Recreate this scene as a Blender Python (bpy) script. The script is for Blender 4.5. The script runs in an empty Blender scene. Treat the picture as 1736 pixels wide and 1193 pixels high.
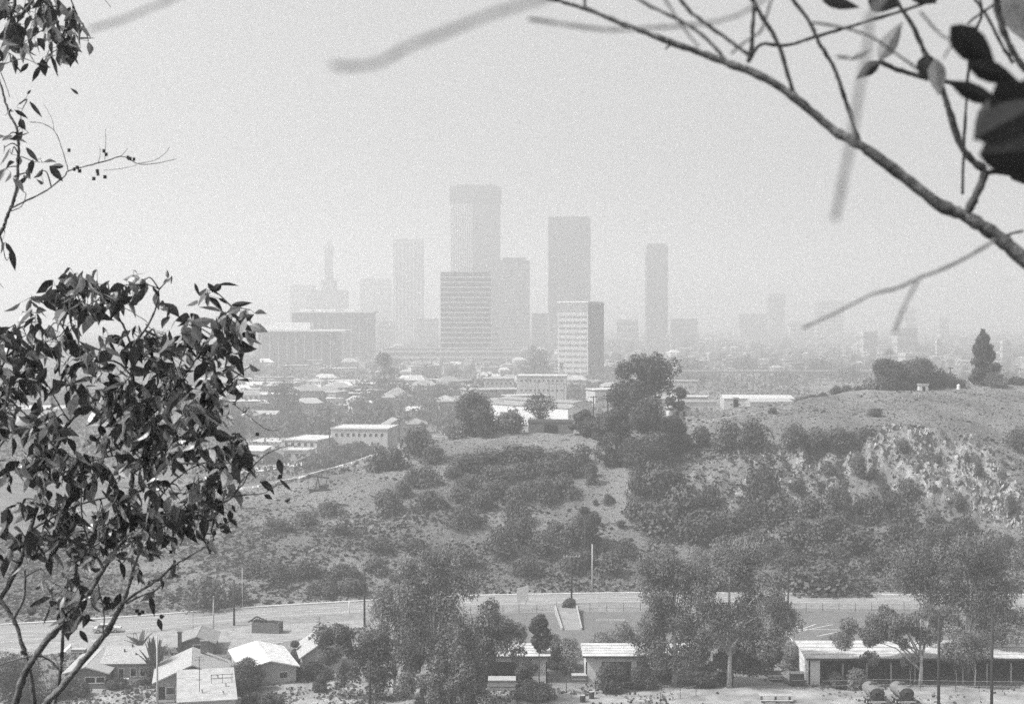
import bpy, math, random
import numpy as np
from mathutils import Vector, Matrix

# ---------------------------------------------------------------- camera, world, sun, exposure
FPX = 2508.0            # focal length in photo pixels (photo is 1736 wide)
CX, CY, HORIZON = 868.0, 596.5, 535.0
CAM_H = 55.0
PITCH = math.atan((CY - HORIZON) / FPX)
scene = bpy.context.scene
COL = scene.collection
cam_data = bpy.data.cameras.new("camera")
cam = bpy.data.objects.new("camera", cam_data); COL.objects.link(cam)
cam.location = (0, 0, CAM_H)
cam.rotation_euler = (math.pi / 2 - PITCH, 0, 0)
cam_data.sensor_width = 36.0
cam_data.lens = 36.0 * FPX / 1736.0
cam_data.clip_start = 0.05
cam_data.clip_end = 40000
cam_data.dof.use_dof = True
cam_data.dof.focus_distance = 60.0
cam_data.dof.aperture_fstop = 5.6
scene.camera = cam

SUN_EL, SUN_AZ = math.radians(50), math.radians(-106)      # azimuth measured from +Y towards +X: the sun stands beyond and to the left
sun_dir = Vector((math.sin(SUN_AZ) * math.cos(SUN_EL), math.cos(SUN_AZ) * math.cos(SUN_EL), math.sin(SUN_EL)))
world = bpy.data.worlds.new("World"); scene.world = world
world.use_nodes = True
nt = world.node_tree; nt.nodes.clear()
wo = nt.nodes.new("ShaderNodeOutputWorld"); bg = nt.nodes.new("ShaderNodeBackground")
sky = nt.nodes.new("ShaderNodeTexSky"); bw = nt.nodes.new("ShaderNodeRGBToBW")
sky.sky_type = 'NISHITA'; sky.sun_disc = False
sky.sun_elevation = SUN_EL; sky.sun_rotation = SUN_AZ
sky.altitude = 0; sky.air_density = 1.6; sky.dust_density = 6.0; sky.ozone_density = 1.0
bg.inputs[1].default_value = 0.125
nt.links.new(sky.outputs[0], bw.inputs[0]); nt.links.new(bw.outputs[0], bg.inputs[0]); nt.links.new(bg.outputs[0], wo.inputs[0])
sl = bpy.data.lights.new("sun", 'SUN'); sl.energy = 4.2; sl.angle = math.radians(0.6); sl.color = (1.0, 0.995, 0.985)
so = bpy.data.objects.new("sun", sl); COL.objects.link(so)
so.rotation_euler = sun_dir.to_track_quat('Z', 'Y').to_euler(); so.location = (-200, 100, 300)
vs = scene.view_settings
vs.view_transform = 'Standard'; vs.look = 'None'; vs.exposure = 0.56; vs.gamma = 1.0; vs.use_curve_mapping = False
HAZE_DENSITY = 0.00064
scene.cycles.use_denoising = False
scene.cycles.use_adaptive_sampling = True; scene.cycles.adaptive_threshold = 0.03; scene.cycles.adaptive_min_samples = 32   # keep a film-like grain
scene.cycles.volume_bounces = 1
scene.cycles.max_bounces = 6
scene.cycles.diffuse_bounces = 2
scene.cycles.transmission_bounces = 3
scene.cycles.caustics_reflective = False; scene.cycles.caustics_refractive = False

# ---------------------------------------------------------------- pixel <-> world
_cp, _sp = math.cos(PITCH), math.sin(PITCH)
def ray(px, py):
    a, b = (px - CX) / FPX, (CY - py) / FPX
    y = _cp + b * _sp; z = b * _cp - _sp
    return a / y, z / y
def at(px, py, d):
    u, w = ray(px, py)
    return Vector((u * d, d, CAM_H + w * d))

# ---------------------------------------------------------------- materials (the photograph is black and white: greys only)
MATS = {}
def mat(name, v, rough=0.85, var=0.0, scale=1.0, bump=0.0, spec=0.3, translucent=0.0, rnd=0.0, detail=6.0, metal=0.0, coord='Object', stretch=None, v2=None):
    if name in MATS: return MATS[name]
    m = bpy.data.materials.new(name); m.use_nodes = True
    n = m.node_tree; n.nodes.clear(); L = n.links.new
    out = n.nodes.new("ShaderNodeOutputMaterial"); b = n.nodes.new("ShaderNodeBsdfPrincipled")
    b.inputs['Roughness'].default_value = rough; b.inputs['Specular IOR Level'].default_value = spec; b.inputs['Metallic'].default_value = metal
    col = None
    base = n.nodes.new("ShaderNodeValue"); base.outputs[0].default_value = v; col = base.outputs[0]
    if var or bump:
        tc = n.nodes.new("ShaderNodeTexCoord"); src = tc.outputs[coord]
        if stretch:
            mp = n.nodes.new("ShaderNodeMapping"); mp.inputs['Scale'].default_value = stretch; L(src, mp.inputs[0]); src = mp.outputs[0]
        nz = n.nodes.new("ShaderNodeTexNoise"); nz.inputs['Scale'].default_value = scale; nz.inputs['Detail'].default_value = detail; nz.inputs['Roughness'].default_value = 0.65
        L(src, nz.inputs['Vector'])
        if var:
            mr = n.nodes.new("ShaderNodeMapRange"); mr.inputs[1].default_value = 0.3; mr.inputs[2].default_value = 0.7
            mr.inputs[3].default_value = 1 - var; mr.inputs[4].default_value = 1 + var; L(nz.outputs['Fac'], mr.inputs[0])
            mu = n.nodes.new("ShaderNodeMath"); mu.operation = 'MULTIPLY'; L(col, mu.inputs[0]); L(mr.outputs[0], mu.inputs[1]); col = mu.outputs[0]
        if bump:
            bp = n.nodes.new("ShaderNodeBump"); bp.inputs['Strength'].default_value = bump; bp.inputs['Distance'].default_value = 0.2
            L(nz.outputs['Fac'], bp.inputs['Height']); L(bp.outputs[0], b.inputs['Normal'])
    if rnd:
        oi = n.nodes.new("ShaderNodeObjectInfo"); mr = n.nodes.new("ShaderNodeMapRange")
        mr.inputs[3].default_value = 1 - rnd; mr.inputs[4].default_value = 1 + rnd; L(oi.outputs['Random'], mr.inputs[0])
        mu = n.nodes.new("ShaderNodeMath"); mu.operation = 'MULTIPLY'; L(col, mu.inputs[0]); L(mr.outputs[0], mu.inputs[1]); col = mu.outputs[0]
    L(col, b.inputs['Base Color'])
    if translucent:
        tr = n.nodes.new("ShaderNodeBsdfTranslucent"); L(col, tr.inputs[0]); mx = n.nodes.new("ShaderNodeMixShader"); mx.inputs[0].default_value = translucent
        L(b.outputs[0], mx.inputs[1]); L(tr.outputs[0], mx.inputs[2]); L(mx.outputs[0], out.inputs[0])
    else: L(b.outputs[0], out.inputs[0])
    MATS[name] = m; return m

# ---------------------------------------------------------------- mesh building
class MB:
    def __init__(s): s.v = []; s.f = []; s.m = []
    def add(s, vs_, fs, mi=0):
        o = len(s.v); s.v += [tuple(p) for p in vs_]; s.f += [tuple(i + o for i in f) for f in fs]; s.m += [mi] * len(fs); return s
    def box(s, c, sz, rz=0, mi=0, top=None):
        x, y, z = sz[0] / 2, sz[1] / 2, sz[2] / 2; t = top or 1.0
        P = [(-x, -y, -z), (x, -y, -z), (x, y, -z), (-x, y, -z), (-x * t, -y * t, z), (x * t, -y * t, z), (x * t, y * t, z), (-x * t, y * t, z)]
        ca, sa = math.cos(rz), math.sin(rz)
        P = [(c[0] + p[0] * ca - p[1] * sa, c[1] + p[0] * sa + p[1] * ca, c[2] + p[2]) for p in P]
        return s.add(P, [(0, 3, 2, 1), (4, 5, 6, 7), (0, 1, 5, 4), (1, 2, 6, 5), (2, 3, 7, 6), (3, 0, 4, 7)], mi)
    def tube(s, pts, rad, n=6, mi=0, cap=True):
        pts = [Vector(p) for p in pts]; N = len(pts)
        if not hasattr(rad, '__len__'): rad = [rad] * N
        V = []; up = Vector((0.13, 0.21, 1)).normalized()
        for i, p in enumerate(pts):
            t = (pts[min(i + 1, N - 1)] - pts[max(i - 1, 0)])
            if t.length < 1e-9: t = Vector((0, 0, 1))
            t.normalize()
            a = t.cross(up)
            if a.length < 0.05: a = t.cross(Vector((1, 0, 0)))
            a.normalize(); b = t.cross(a).normalized()
            for k in range(n):
                th = 2 * math.pi * k / n
                V.append(p + a * (math.cos(th) * rad[i]) + b * (math.sin(th) * rad[i]))
        Fs = [(i * n + k, i * n + (k + 1) % n, (i + 1) * n + (k + 1) % n, (i + 1) * n + k) for i in range(N - 1) for k in range(n)]
        if cap: Fs += [tuple(range(n))[::-1], tuple((N - 1) * n + k for k in range(n))]
        return s.add(V, Fs, mi)
    def bar(s, a, b, w, mi=0): return s.tube([a, b], w * 0.7, 4, mi)
    def cyl(s, c, r, h, n=12, mi=0, axis='z', r2=None):
        r2 = r if r2 is None else r2; V = []
        for j, (hh, rr) in enumerate(((-h / 2, r), (h / 2, r2))):
            for k in range(n):
                t = 2 * math.pi * k / n; q = (rr * math.cos(t), rr * math.sin(t), hh)
                if axis == 'x': q = (q[2], q[0], q[1])
                if axis == 'y': q = (q[0], -q[2], q[1])
                V.append((c[0] + q[0], c[1] + q[1], c[2] + q[2]))
        return s.add(V, [(k, (k + 1) % n, n + (k + 1) % n, n + k) for k in range(n)] + [tuple(range(n))[::-1], tuple(range(n, 2 * n))], mi)
    def build(s, name, m, parent=None, smooth=False):
        me = bpy.data.meshes.new(name); me.from_pydata(s.v, [], s.f); 
        ms = m if isinstance(m, (list, tuple)) else [m]
        for q in ms: me.materials.append(q)
        if len(ms) > 1: me.polygons.foreach_set('material_index', s.m)
        if smooth: me.polygons.foreach_set('use_smooth', [True] * len(s.f))
        me.update()
        o = bpy.data.objects.new(name, me); COL.objects.link(o)
        if parent: o.parent = parent
        return o
def tag(o, label=None, cat=None, group=None, kind=None):
    if label: o['label'] = label
    if cat: o['category'] = cat
    if group: o['group'] = group
    if kind: o['kind'] = kind
    return o
def thing(name, label, cat, loc=(0, 0, 0), rz=0, group=None):
    o = bpy.data.objects.new(name, None); COL.objects.link(o); o.empty_display_size = 0.5
    o.location = loc; o.rotation_euler = (0, 0, rz); return tag(o, label, cat, group)
def dup(root, loc, rz=0, sc=None, label=None, group=None):
    r = root.copy(); COL.objects.link(r); r.location = loc; r.rotation_euler = (0, 0, rz)
    if sc is not None: r.scale = sc if hasattr(sc, '__len__') else (sc, sc, sc)
    if label: r['label'] = label
    if group: r['group'] = group
    for ch in list(root.children):
        c = ch.copy(); COL.objects.link(c); c.parent = r
        for g in list(ch.children):
            d = g.copy(); COL.objects.link(d); d.parent = c
    return r

# ---------------------------------------------------------------- numpy noise
_rng0 = np.random.RandomState(7)
_perm = _rng0.rand(256, 256)
def vnoise(x, y):
    xi = np.floor(x).astype(int); yi = np.floor(y).astype(int); fx = x - xi; fy = y - yi
    fx = fx * fx * (3 - 2 * fx); fy = fy * fy * (3 - 2 * fy)
    g = lambda i, j: _perm[i % 256, j % 256]
    return (g(xi, yi) * (1 - fx) + g(xi + 1, yi) * fx) * (1 - fy) + (g(xi, yi + 1) * (1 - fx) + g(xi + 1, yi + 1) * fx) * fy
def fbm(x, y, o=4):
    s = 0; a = 0.5
    for k in range(o): s = s + a * (vnoise(x + 17.3 * k, y - 9.1 * k) - 0.5); x = x * 2.03; y = y * 2.03; a *= 0.5
    return s * 2

# ---------------------------------------------------------------- terrain
def gd(py): return CAM_H / -ray(868, py)[1]          # distance at which a pixel row meets the level ground
#      px    toe row  (row, distance) x3 up the slope                      crest (row, distance)
HILL = [(-500, 1080, (1050, 282), (1020, 292), (990, 305), (965, 325)),
        (0,    1060, (1010, 284), (975, 300), (940, 318), (915, 335)),
        (200,  1048, (990, 290), (950, 307), (915, 325), (887, 345)),
        (300,  1041, (970, 295), (920, 312), (885, 332), (862, 352)),
        (400,  1032, (955, 298), (905, 316), (862, 338), (834, 358)),
        (500,  1026, (940, 302), (885, 322), (840, 342), (815, 358)),
        (560,  1022, (935, 304), (875, 324), (826, 345), (799, 360)),
        (640,  1017, (925, 306), (860, 328), (808, 348), (771, 366)),
        (740,  1012, (910, 312), (840, 334), (785, 352), (748, 370)),
        (900,  1007, (900, 318), (820, 340), (772, 354), (734, 374)),
        (1030, 1005, (905, 317), (820, 338), (772, 352), (740, 372)),
        (1160, 1005, (900, 317), (800, 338), (745, 356), (705, 382)),
        (1250, 1006, (880, 320), (775, 342), (728, 358), (690, 388)),
        (1350, 1007, (880, 322), (755, 346), (712, 364), (677, 400)),
        (1450, 1008, (885, 322), (738, 348), (700, 370), (666, 410)),
        (1560, 1008, (885, 324), (728, 350), (692, 375), (658, 420)),
        (1650, 1008, (890, 324), (745, 350), (700, 378), (652, 425)),
        (1736, 1008, (895, 324), (800, 342), (725, 368), (648, 430)),
        (2300, 1010, (900, 324), (820, 342), (725, 368), (638, 440))]
HPX = np.array([h[0] for h in HILL], float)
HD, HZ = [], []
for h in HILL:
    ds, zs = [gd(h[1])], [0.0]
    for (r, d) in h[2:]: ds.append(d); zs.append(CAM_H + ray(868, r)[1] * d)
    ds += [ds[-1] + 22, ds[-1] + 85]; zs += [zs[-1] * 0.93 - 0.6, 0.0]
    HD.append(ds); HZ.append(zs)
HD = np.array(HD); HZ = np.array(HZ)
def terrain(x, y):
    x = np.asarray(x, float); y = np.asarray(y, float)
    ys = np.maximum(y, 60.0); px = CX + x / ys * FPX
    D = [np.interp(px, HPX, HD[:, k]) for k in range(HD.shape[1])]
    Z = [np.interp(px, HPX, HZ[:, k]) for k in range(HZ.shape[1])]
    z = np.zeros_like(y)
    for k in range(len(D) - 1):
        t = np.clip((y - D[k]) / (D[k + 1] - D[k]), 0, 1)
        inside = (y >= D[k]) & (y < D[k + 1])
        z = np.where(inside, Z[k] + (Z[k + 1] - Z[k]) * t, z)
    on = np.clip((y - D[0] - 1) / 14, 0, 1) * np.clip((D[6] - y) / 30, 0, 1)
    cliff = np.clip((y - D[1] + 4) / 6, 0, 1) * np.clip((D[2] + 4 - y) / 6, 0, 1) * np.clip((px - 1120) / 120, 0, 1)
    z = z + on * (fbm(x / 22, y / 16, 3) * 1.5 + fbm(x / 4.5 + 3, y / 4.5, 3) * 0.55)
    z = z + cliff * (np.abs(fbm(x / 6 + 40, y / 14, 4)) * 5.5 - 1.1 + fbm(x / 1.9, y / 2.6, 3) * 2.2 + np.abs(fbm(x / 2.6 + 70, y / 9, 3)) * 3.0 - 0.6)
    near = np.clip((150 - y) / 147.0, 0, 1) * 53.2                       # the camera stands on a hill
    z = z + np.where(y < 150, near + fbm(x / 9, y / 9, 3) * 0.5 * np.clip(y / 12, 0, 1), 0)
    z = z + np.clip((y - 560) / 300, 0, 1) * fbm(x / 160 + 5, y / 160, 3) * 3.0
    return z
def tz(x, y): return float(terrain(np.array([x]), np.array([y]))[0])
def hit(px, py, d0=190.0, d1=6000.0):
    u, w = ray(px, py)
    d = np.concatenate([np.arange(d0, 900, 0.5), np.arange(900, d1, 4.0)])
    k = np.nonzero(CAM_H + w * d <= terrain(u * d, d))[0]
    dd = d[k[0]] if len(k) else d1
    return Vector((u * dd, dd, tz(u * dd, dd)))

vv = np.concatenate([np.linspace(-1.3, -0.32, 26)[:-1], np.linspace(-0.32, 0.32, 400), np.linspace(0.32, 1.3, 26)[1:]])
yy = np.concatenate([np.arange(-90, 180, 5.0), np.arange(180, 262, 2.0), np.arange(262, 480, 0.6), np.arange(480, 1000, 8.0), np.arange(1000, 9301, 150.0)])
VV, YY = np.meshgrid(vv, yy)
XX = VV * (YY + 150.0); ZZ = terrain(XX, YY)
ny, nx = XX.shape
def grid_mesh(name, X, Y, Z, m, attrs=None):
    ny, nx = X.shape
    me = bpy.data.meshes.new(name); nf = (ny - 1) * (nx - 1)
    me.vertices.add(ny * nx); me.vertices.foreach_set('co', np.stack([X, Y, Z], -1).astype(np.float32).ravel())
    i = np.arange(ny - 1)[:, None] * nx + np.arange(nx - 1)[None, :]
    q = np.stack([i, i + 1, i + nx + 1, i + nx], -1).reshape(-1)
    me.loops.add(nf * 4); me.loops.foreach_set('vertex_index', q.astype(np.int32))
    me.polygons.add(nf); me.polygons.foreach_set('loop_start', np.arange(0, nf * 4, 4, dtype=np.int32)); me.polygons.foreach_set('loop_total', np.full(nf, 4, dtype=np.int32))
    me.polygons.foreach_set('use_smooth', np.ones(nf, dtype=bool))
    for k, a in (attrs or {}).items():
        at_ = me.attributes.new(k, 'FLOAT', 'POINT'); at_.data.foreach_set('value', a.astype(np.float32).ravel())
    me.materials.append(m); me.update(); me.validate()
    o = bpy.data.objects.new(name, me); COL.objects.link(o); return o
def inpoly(px, py, poly):
    r = np.zeros(px.shape, bool); n = len(poly)
    for i in range(n):
        x0, y0 = poly[i]; x1, y1 = poly[(i + 1) % n]
        if y0 == y1: continue
        c = ((y0 > py) != (y1 > py)) & (px < (x1 - x0) * (py - y0) / (y1 - y0) + x0)
        r ^= c
    return r
def project(x, y, z):
    dz = z - CAM_H
    f = y * _cp - dz * _sp; up = y * _sp + dz * _cp
    f = np.maximum(f, 0.1)
    return CX + FPX * x / f, CY - FPX * up / f
PXg, PYg = project(XX, YY, ZZ)
jx = PXg + fbm(XX / 3, YY / 3, 3) * 36; jy = PYg + fbm(XX / 3 + 50, YY / 3, 3) * 24
hillmask = (YY > 262) & (YY < 470)
rock = inpoly(jx, jy, [(1475, 752), (1505, 726), (1560, 727), (1600, 748), (1645, 744), (1680, 765), (1700, 805), (1745, 850), (1760, 920), (1690, 880), (1640, 870), (1590, 835), (1550, 850), (1500, 800)]).astype(float)
patch = inpoly(jx, jy, [(1140, 770), (1250, 750), (1480, 745), (1560, 840), (1440, 880), (1260, 890), (1180, 870)]).astype(float)
rock = np.maximum(rock * np.clip(0.85 + 1.6 * fbm(XX / 4 + 1, YY / 4, 4), 0.35, 1), patch * np.clip((fbm(XX / 5 + 9, YY / 5 + 2, 4) - 0.02) * 4, 0, 0.8))
rock = np.maximum(rock, inpoly(jx, jy, [(1150, 710), (1300, 683), (1345, 676), (1345, 690), (1230, 715), (1160, 730)]) * 0.45) * hillmask
# barer, paler grass on the crown of the hill
bare = np.clip(0.5 + 1.6 * fbm(XX / 14 + 3, YY / 14, 4), 0, 1) * hillmask
crown_ = inpoly(PXg, PYg, [(600, 800), (760, 745), (960, 728), (1060, 740), (1090, 830), (1060, 900), (980, 850), (1000, 770), (840, 745), (700, 790)]).astype(float)
path_ = inpoly(jx * 0.4 + PXg * 0.6, jy * 0.4 + PYg * 0.6, [(1150, 720), (1235, 690), (1330, 665), (1330, 676), (1240, 712), (1165, 745)]).astype(float)
bare = np.clip(bare + 0.45 * crown_, 0, 1) * (1 - 0.0 * path_)
flat = ((YY < 300) & (YY > 185) & (ZZ < 0.6)).astype(float)
dirtn = np.clip(0.55 + 1.5 * fbm(XX / 11 + 8, YY / 7, 4), 0, 1) * flat
city = np.clip((YY - 450) / 40, 0, 1)
cityn = np.clip(0.5 + 2.2 * fbm(XX / 60 + 1, YY / 120, 4), 0, 1)

gm = bpy.data.materials.new("ground_cover"); gm.use_nodes = True
n = gm.node_tree; L = n.links.new; b = n.nodes["Principled BSDF"]; b.inputs['Roughness'].default_value = 0.95; b.inputs['Specular IOR Level'].default_value = 0.1
tc = n.nodes.new("ShaderNodeTexCoord")
def attr(k):
    a = n.nodes.new("ShaderNodeAttribute"); a.attribute_name = k; return a.outputs['Fac']
def noise(scale, detail=6, rough=0.6, st=None):
    a = n.nodes.new("ShaderNodeTexNoise"); a.inputs['Scale'].default_value = scale; a.inputs['Detail'].default_value = detail; a.inputs['Roughness'].default_value = rough
    src = tc.outputs['Object']
    if st: mp = n.nodes.new("ShaderNodeMapping"); mp.inputs['Scale'].default_value = st; L(src, mp.inputs[0]); src = mp.outputs[0]
    L(src, a.inputs['Vector']); return a.outputs['Fac']
def rng_(src, a0, a1, b0, b1):
    m_ = n.nodes.new("ShaderNodeMapRange"); 
    for i_, v_ in zip((1, 2, 3, 4), (a0, a1, b0, b1)): m_.inputs[i_].default_value = v_
    L(src, m_.inputs[0]); return m_.outputs[0]
def mixv(f, a, c):
    m_ = n.nodes.new("ShaderNodeMix"); m_.data_type = 'FLOAT'; L(f, m_.inputs[0])
    for s_, v_ in ((2, a), (3, c)):
        if isinstance(v_, float): m_.inputs[s_].default_value = v_
        else: L(v_, m_.inputs[s_])
    return m_.outputs[0]
ng = noise(0.9, 8, 0.75); nfine = noise(3.5, 5, 0.8); nrock = noise(0.55, 9, 0.7, (1, 1, 0.35))
grass_v = rng_(ng, 0.28, 0.72, 0.095, 0.155)
bare_v = rng_(nfine, 0.3, 0.7, 0.145, 0.215)
dirt_v = rng_(nfine, 0.3, 0.7, 0.17, 0.30)
yard_v = rng_(ng, 0.3, 0.7, 0.09, 0.2)
rock_v = rng_(nrock, 0.38, 0.60, 0.10, 0.36)
city_v = rng_(noise(0.06, 7, 0.75), 0.35, 0.65, 0.06, 0.22)
c = mixv(attr('bare'), grass_v, bare_v)
c = mixv(attr('flat'), c, mixv(attr('dirt'), yard_v, dirt_v))
c = mixv(attr('city'), c, city_v)
c = mixv(attr('rock'), c, rock_v)
L(c, b.inputs['Base Color'])
bp = n.nodes.new("ShaderNodeBump"); bp.inputs['Strength'].default_value = 0.8; bp.inputs['Distance'].default_value = 0.6; L(ng, bp.inputs['Height']); L(bp.outputs[0], b.inputs['Normal'])
ground = grid_mesh("ground", XX, YY, ZZ, gm, {'bare': bare, 'flat': flat, 'dirt': dirtn, 'city': city, 'rock': rock})
tag(ground, kind='structure')

# ---------------------------------------------------------------- haze
hz = MB().box((0, 4600, 150), (26000, 9700, 330)).build("haze", bpy.data.materials.new("haze_air"))
tag(hz, kind='stuff')
hm = hz.data.materials[0]; hm.use_nodes = True; hn = hm.node_tree; hn.nodes.clear()
ho = hn.nodes.new("ShaderNodeOutputMaterial"); hv = hn.nodes.new("ShaderNodeVolumePrincipled")
hv.inputs['Color'].default_value = (0.88, 0.88, 0.88, 1); hv.inputs['Density'].default_value = HAZE_DENSITY; hv.inputs['Anisotropy'].default_value = 0.3
hn.links.new(hv.outputs[0], ho.inputs['Volume'])
# ---------------------------------------------------------------- shared materials
M_white = mat("white_paint", 0.62, 0.6, 0.10, 0.6)
M_wall = mat("pale_stucco", 0.38, 0.9, 0.15, 0.8)
M_wallg = mat("grey_stucco", 0.30, 0.9, 0.15, 0.8)
M_walld = mat("dark_siding", 0.15, 0.9, 0.2, 0.9, stretch=(0.3, 0.3, 6))
M_roofw = mat("white_gravel_roof", 0.46, 0.9, 0.14, 1.5, bump=0.2)
M_roofl = mat("light_shingle_roof", 0.31, 0.9, 0.28, 2.2, bump=0.3, stretch=(1, 3, 3))
M_roofm = mat("grey_shingle_roof", 0.22, 0.9, 0.2, 2.0, bump=0.3)
M_roofd = mat("dark_shingle_roof", 0.14, 0.9, 0.2, 1.5, bump=0.3)
M_glass = mat("dark_glass", 0.03, 0.15, spec=0.6)
M_dark = mat("dark_opening", 0.02, 0.9)
M_pole = mat("creosoted_pole", 0.035, 0.9, 0.3, 3.0)
M_poleg = mat("grey_metal_pole", 0.38, 0.5)
M_conc = mat("concrete", 0.36, 0.9, 0.15, 1.2, bump=0.1)
M_steel = mat("dark_steel", 0.05, 0.5, 0.3, 3)
M_trunkp = mat("pale_bark", 0.36, 0.9, 0.4, 2.0)
M_trunkd = mat("dark_bark", 0.08, 0.9, 0.3, 2.0)
M_leafm = mat("eucalyptus_leaves", 0.105, 0.6, 0.45, 0.5, rnd=0.12, translucent=0.25)
M_leafd = mat("dark_leaves", 0.07, 0.7, 0.4, 0.4, rnd=0.2, translucent=0.15)
M_leafh = mat("hillside_leaves", 0.085, 0.8, 0.35, 0.3, rnd=0.25, translucent=0.15)
M_leafl = mat("pale_leaves", 0.2, 0.7, 0.4, 0.6, translucent=0.25)
M_far1 = mat("far_pale_wall", 0.34, 0.9, rnd=0.45)
M_far2 = mat("far_roof", 0.36, 0.9, rnd=0.5)

# ---------------------------------------------------------------- road, kerb, car park
def strip(name, far, near, m, dz, n=160, label=None, kind='structure', rows=6):
    fx, fy = zip(*far); nx_, ny_ = zip(*near)
    xs = np.linspace(fx[0], fx[-1], n)
    A = [at(p, np.interp(p, fx, fy), 1) for p in xs]; B = [at(p, np.interp(p, nx_, ny_), 1) for p in xs]
    def g(px, py): d = CAM_H / -ray(px, py)[1]; v = at(px, py, d); return v.x, v.y
    P = np.array([[g(p, np.interp(p, fx, fy)) for p in xs], [g(p, np.interp(p, nx_, ny_)) for p in xs]])
    t = np.linspace(0, 1, rows)[:, None]
    X = P[1][:, 0] * (1 - t) + P[0][:, 0] * t; Y = P[1][:, 1] * (1 - t) + P[0][:, 1] * t
    o = grid_mesh(name, X, Y, np.maximum(terrain(X, Y), 0) * 0 + dz + np.maximum(terrain(X, Y), 0), m)
    return tag(o, label, None, None, kind)
KERB = [(-520, 1081), (0, 1060), (120, 1053), (240, 1045), (330, 1038), (450, 1029), (640, 1018), (817, 1010), (1045, 1006), (1200, 1006), (1320, 1007), (1430, 1009), (1530, 1009), (2300, 1011)]
M_road = mat("worn_road_surface", 0.22, 0.9, 0.22, 0.35, bump=0.1, stretch=(0.25, 1.6, 1), coord='Object')
M_lot = mat("asphalt_lot", 0.13, 0.9, 0.15, 0.5, bump=0.1)
M_track = mat("bare_dirt", 0.25, 0.95, 0.3, 0.6, bump=0.3)
near_edge = [(p, y + np.interp(p, [-520, 0, 240, 450, 700, 1000, 2300], [46, 36, 26, 21, 18, 16, 15])) for p, y in KERB]
strip("road", KERB, near_edge, M_road, 0.05)
shoulder = [(p, y + np.interp(p, [-520, 500, 700, 1000, 2300], [16, 16, 12, 8, 8])) for p, y in near_edge]
strip("verge", near_edge, shoulder, mat("verge_dirt", 0.19, 0.95, 0.35, 0.8, bump=0.4), 0.03)
strip("parking_lot", [(745, 1041), (1000, 1037), (2200, 1037)], [(745, 1100), (1000, 1098), (2200, 1100)], M_lot, 0.04, 60)
strip("dirt_yard", [(-400, 1150), (120, 1168), (260, 1166), (420, 1148), (560, 1150), (700, 1160), (930, 1168), (1120, 1166), (1400, 1160), (2100, 1160)],
      [(-400, 1260), (2100, 1260)], mat("dirt_yard_soil", 0.24, 0.95, 0.5, 0.25, bump=0.5, detail=9), 0.03, 120, rows=12)
strip("dirt_track", [(-520, 1097), (0, 1096), (250, 1072), (450, 1060), (620, 1050)], [(-520, 1122), (0, 1116), (250, 1096), (420, 1100), (620, 1062)], M_track, 0.035, 60)
def gp(px, py, z=0.0):
    d = (CAM_H - z) / -ray(px, py)[1]; return at(px, py, d)
# kerb along the foot of the hill: a real raised concrete edge
def kerbline(name, pts, w, h, m, z0=0.0, on_terrain=False):
    mb = MB(); P = []
    xs = np.linspace(pts[0][0], pts[-1][0], 90)
    for p in xs:
        y = np.interp(p, [q[0] for q in pts], [q[1] for q in pts]); P.append(hit(p, y) if on_terrain else gp(p, y))
    V = []
    for i, p in enumerate(P):
        t = (P[min(i + 1, len(P) - 1)] - P[max(i - 1, 0)]); t.z = 0; t.normalize(); s = Vector((-t.y, t.x, 0)) * w / 2
        b0 = p.z - 0.3 if on_terrain else z0; tp = p.z + h
        V += [(p - s).to_tuple()[:2] + (b0,), (p - s).to_tuple()[:2] + (tp,), (p + s).to_tuple()[:2] + (tp,), (p + s).to_tuple()[:2] + (b0,)]
    F_ = []
    for i in range(len(P) - 1):
        a = i * 4
        F_ += [(a, a + 4, a + 5, a + 1), (a + 1, a + 5, a + 6, a + 2), (a + 2, a + 6, a + 7, a + 3)]
    F_ += [(0, 1, 2, 3), tuple((len(P) - 1) * 4 + k for k in (3, 2, 1, 0))]
    mb.add(V, F_); return mb.build(name, m)
M_kerb = mat("pale_kerb_concrete", 0.5, 0.85, 0.2, 0.8)
tag(kerbline("kerb", KERB, 0.6, 0.28, M_kerb), kind='structure')
# painted lines in the lot
mb = MB(); 
for a, b_ in [((1318, 1077), (1352, 1061)), ((1352, 1068), (1384, 1057)), ((1336, 1073), (1412, 1058)), ((1350, 1066), (1440, 1067)), ((1332, 1072), (1350, 1093)), ((1350, 1093), (1368, 1085)), ((1384, 1078), (1440, 1066)),
              ((1110, 1075), (1150, 1060)), ((1010, 1050), (1060, 1050)), ((1700, 1084), (1736, 1076)), ((1650, 1060), (1700, 1058)), ((1560, 1066), (1640, 1064))]:
    A, B = gp(*a, 0.05), gp(*b_, 0.05); t = (B - A).normalized(); s = Vector((-t.y, t.x, 0)) * 0.10
    mb.add([A - s, A + s, B + s, B - s], [(0, 1, 2, 3)])
tag(mb.build("lot_markings", mat("worn_line_paint", 0.55, 0.8, 0.3, 1.0)), kind='structure')
for v_ in bpy.data.objects["lot_markings"].data.vertices: v_.co.z = tz(v_.co.x, v_.co.y) + 0.052
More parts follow.
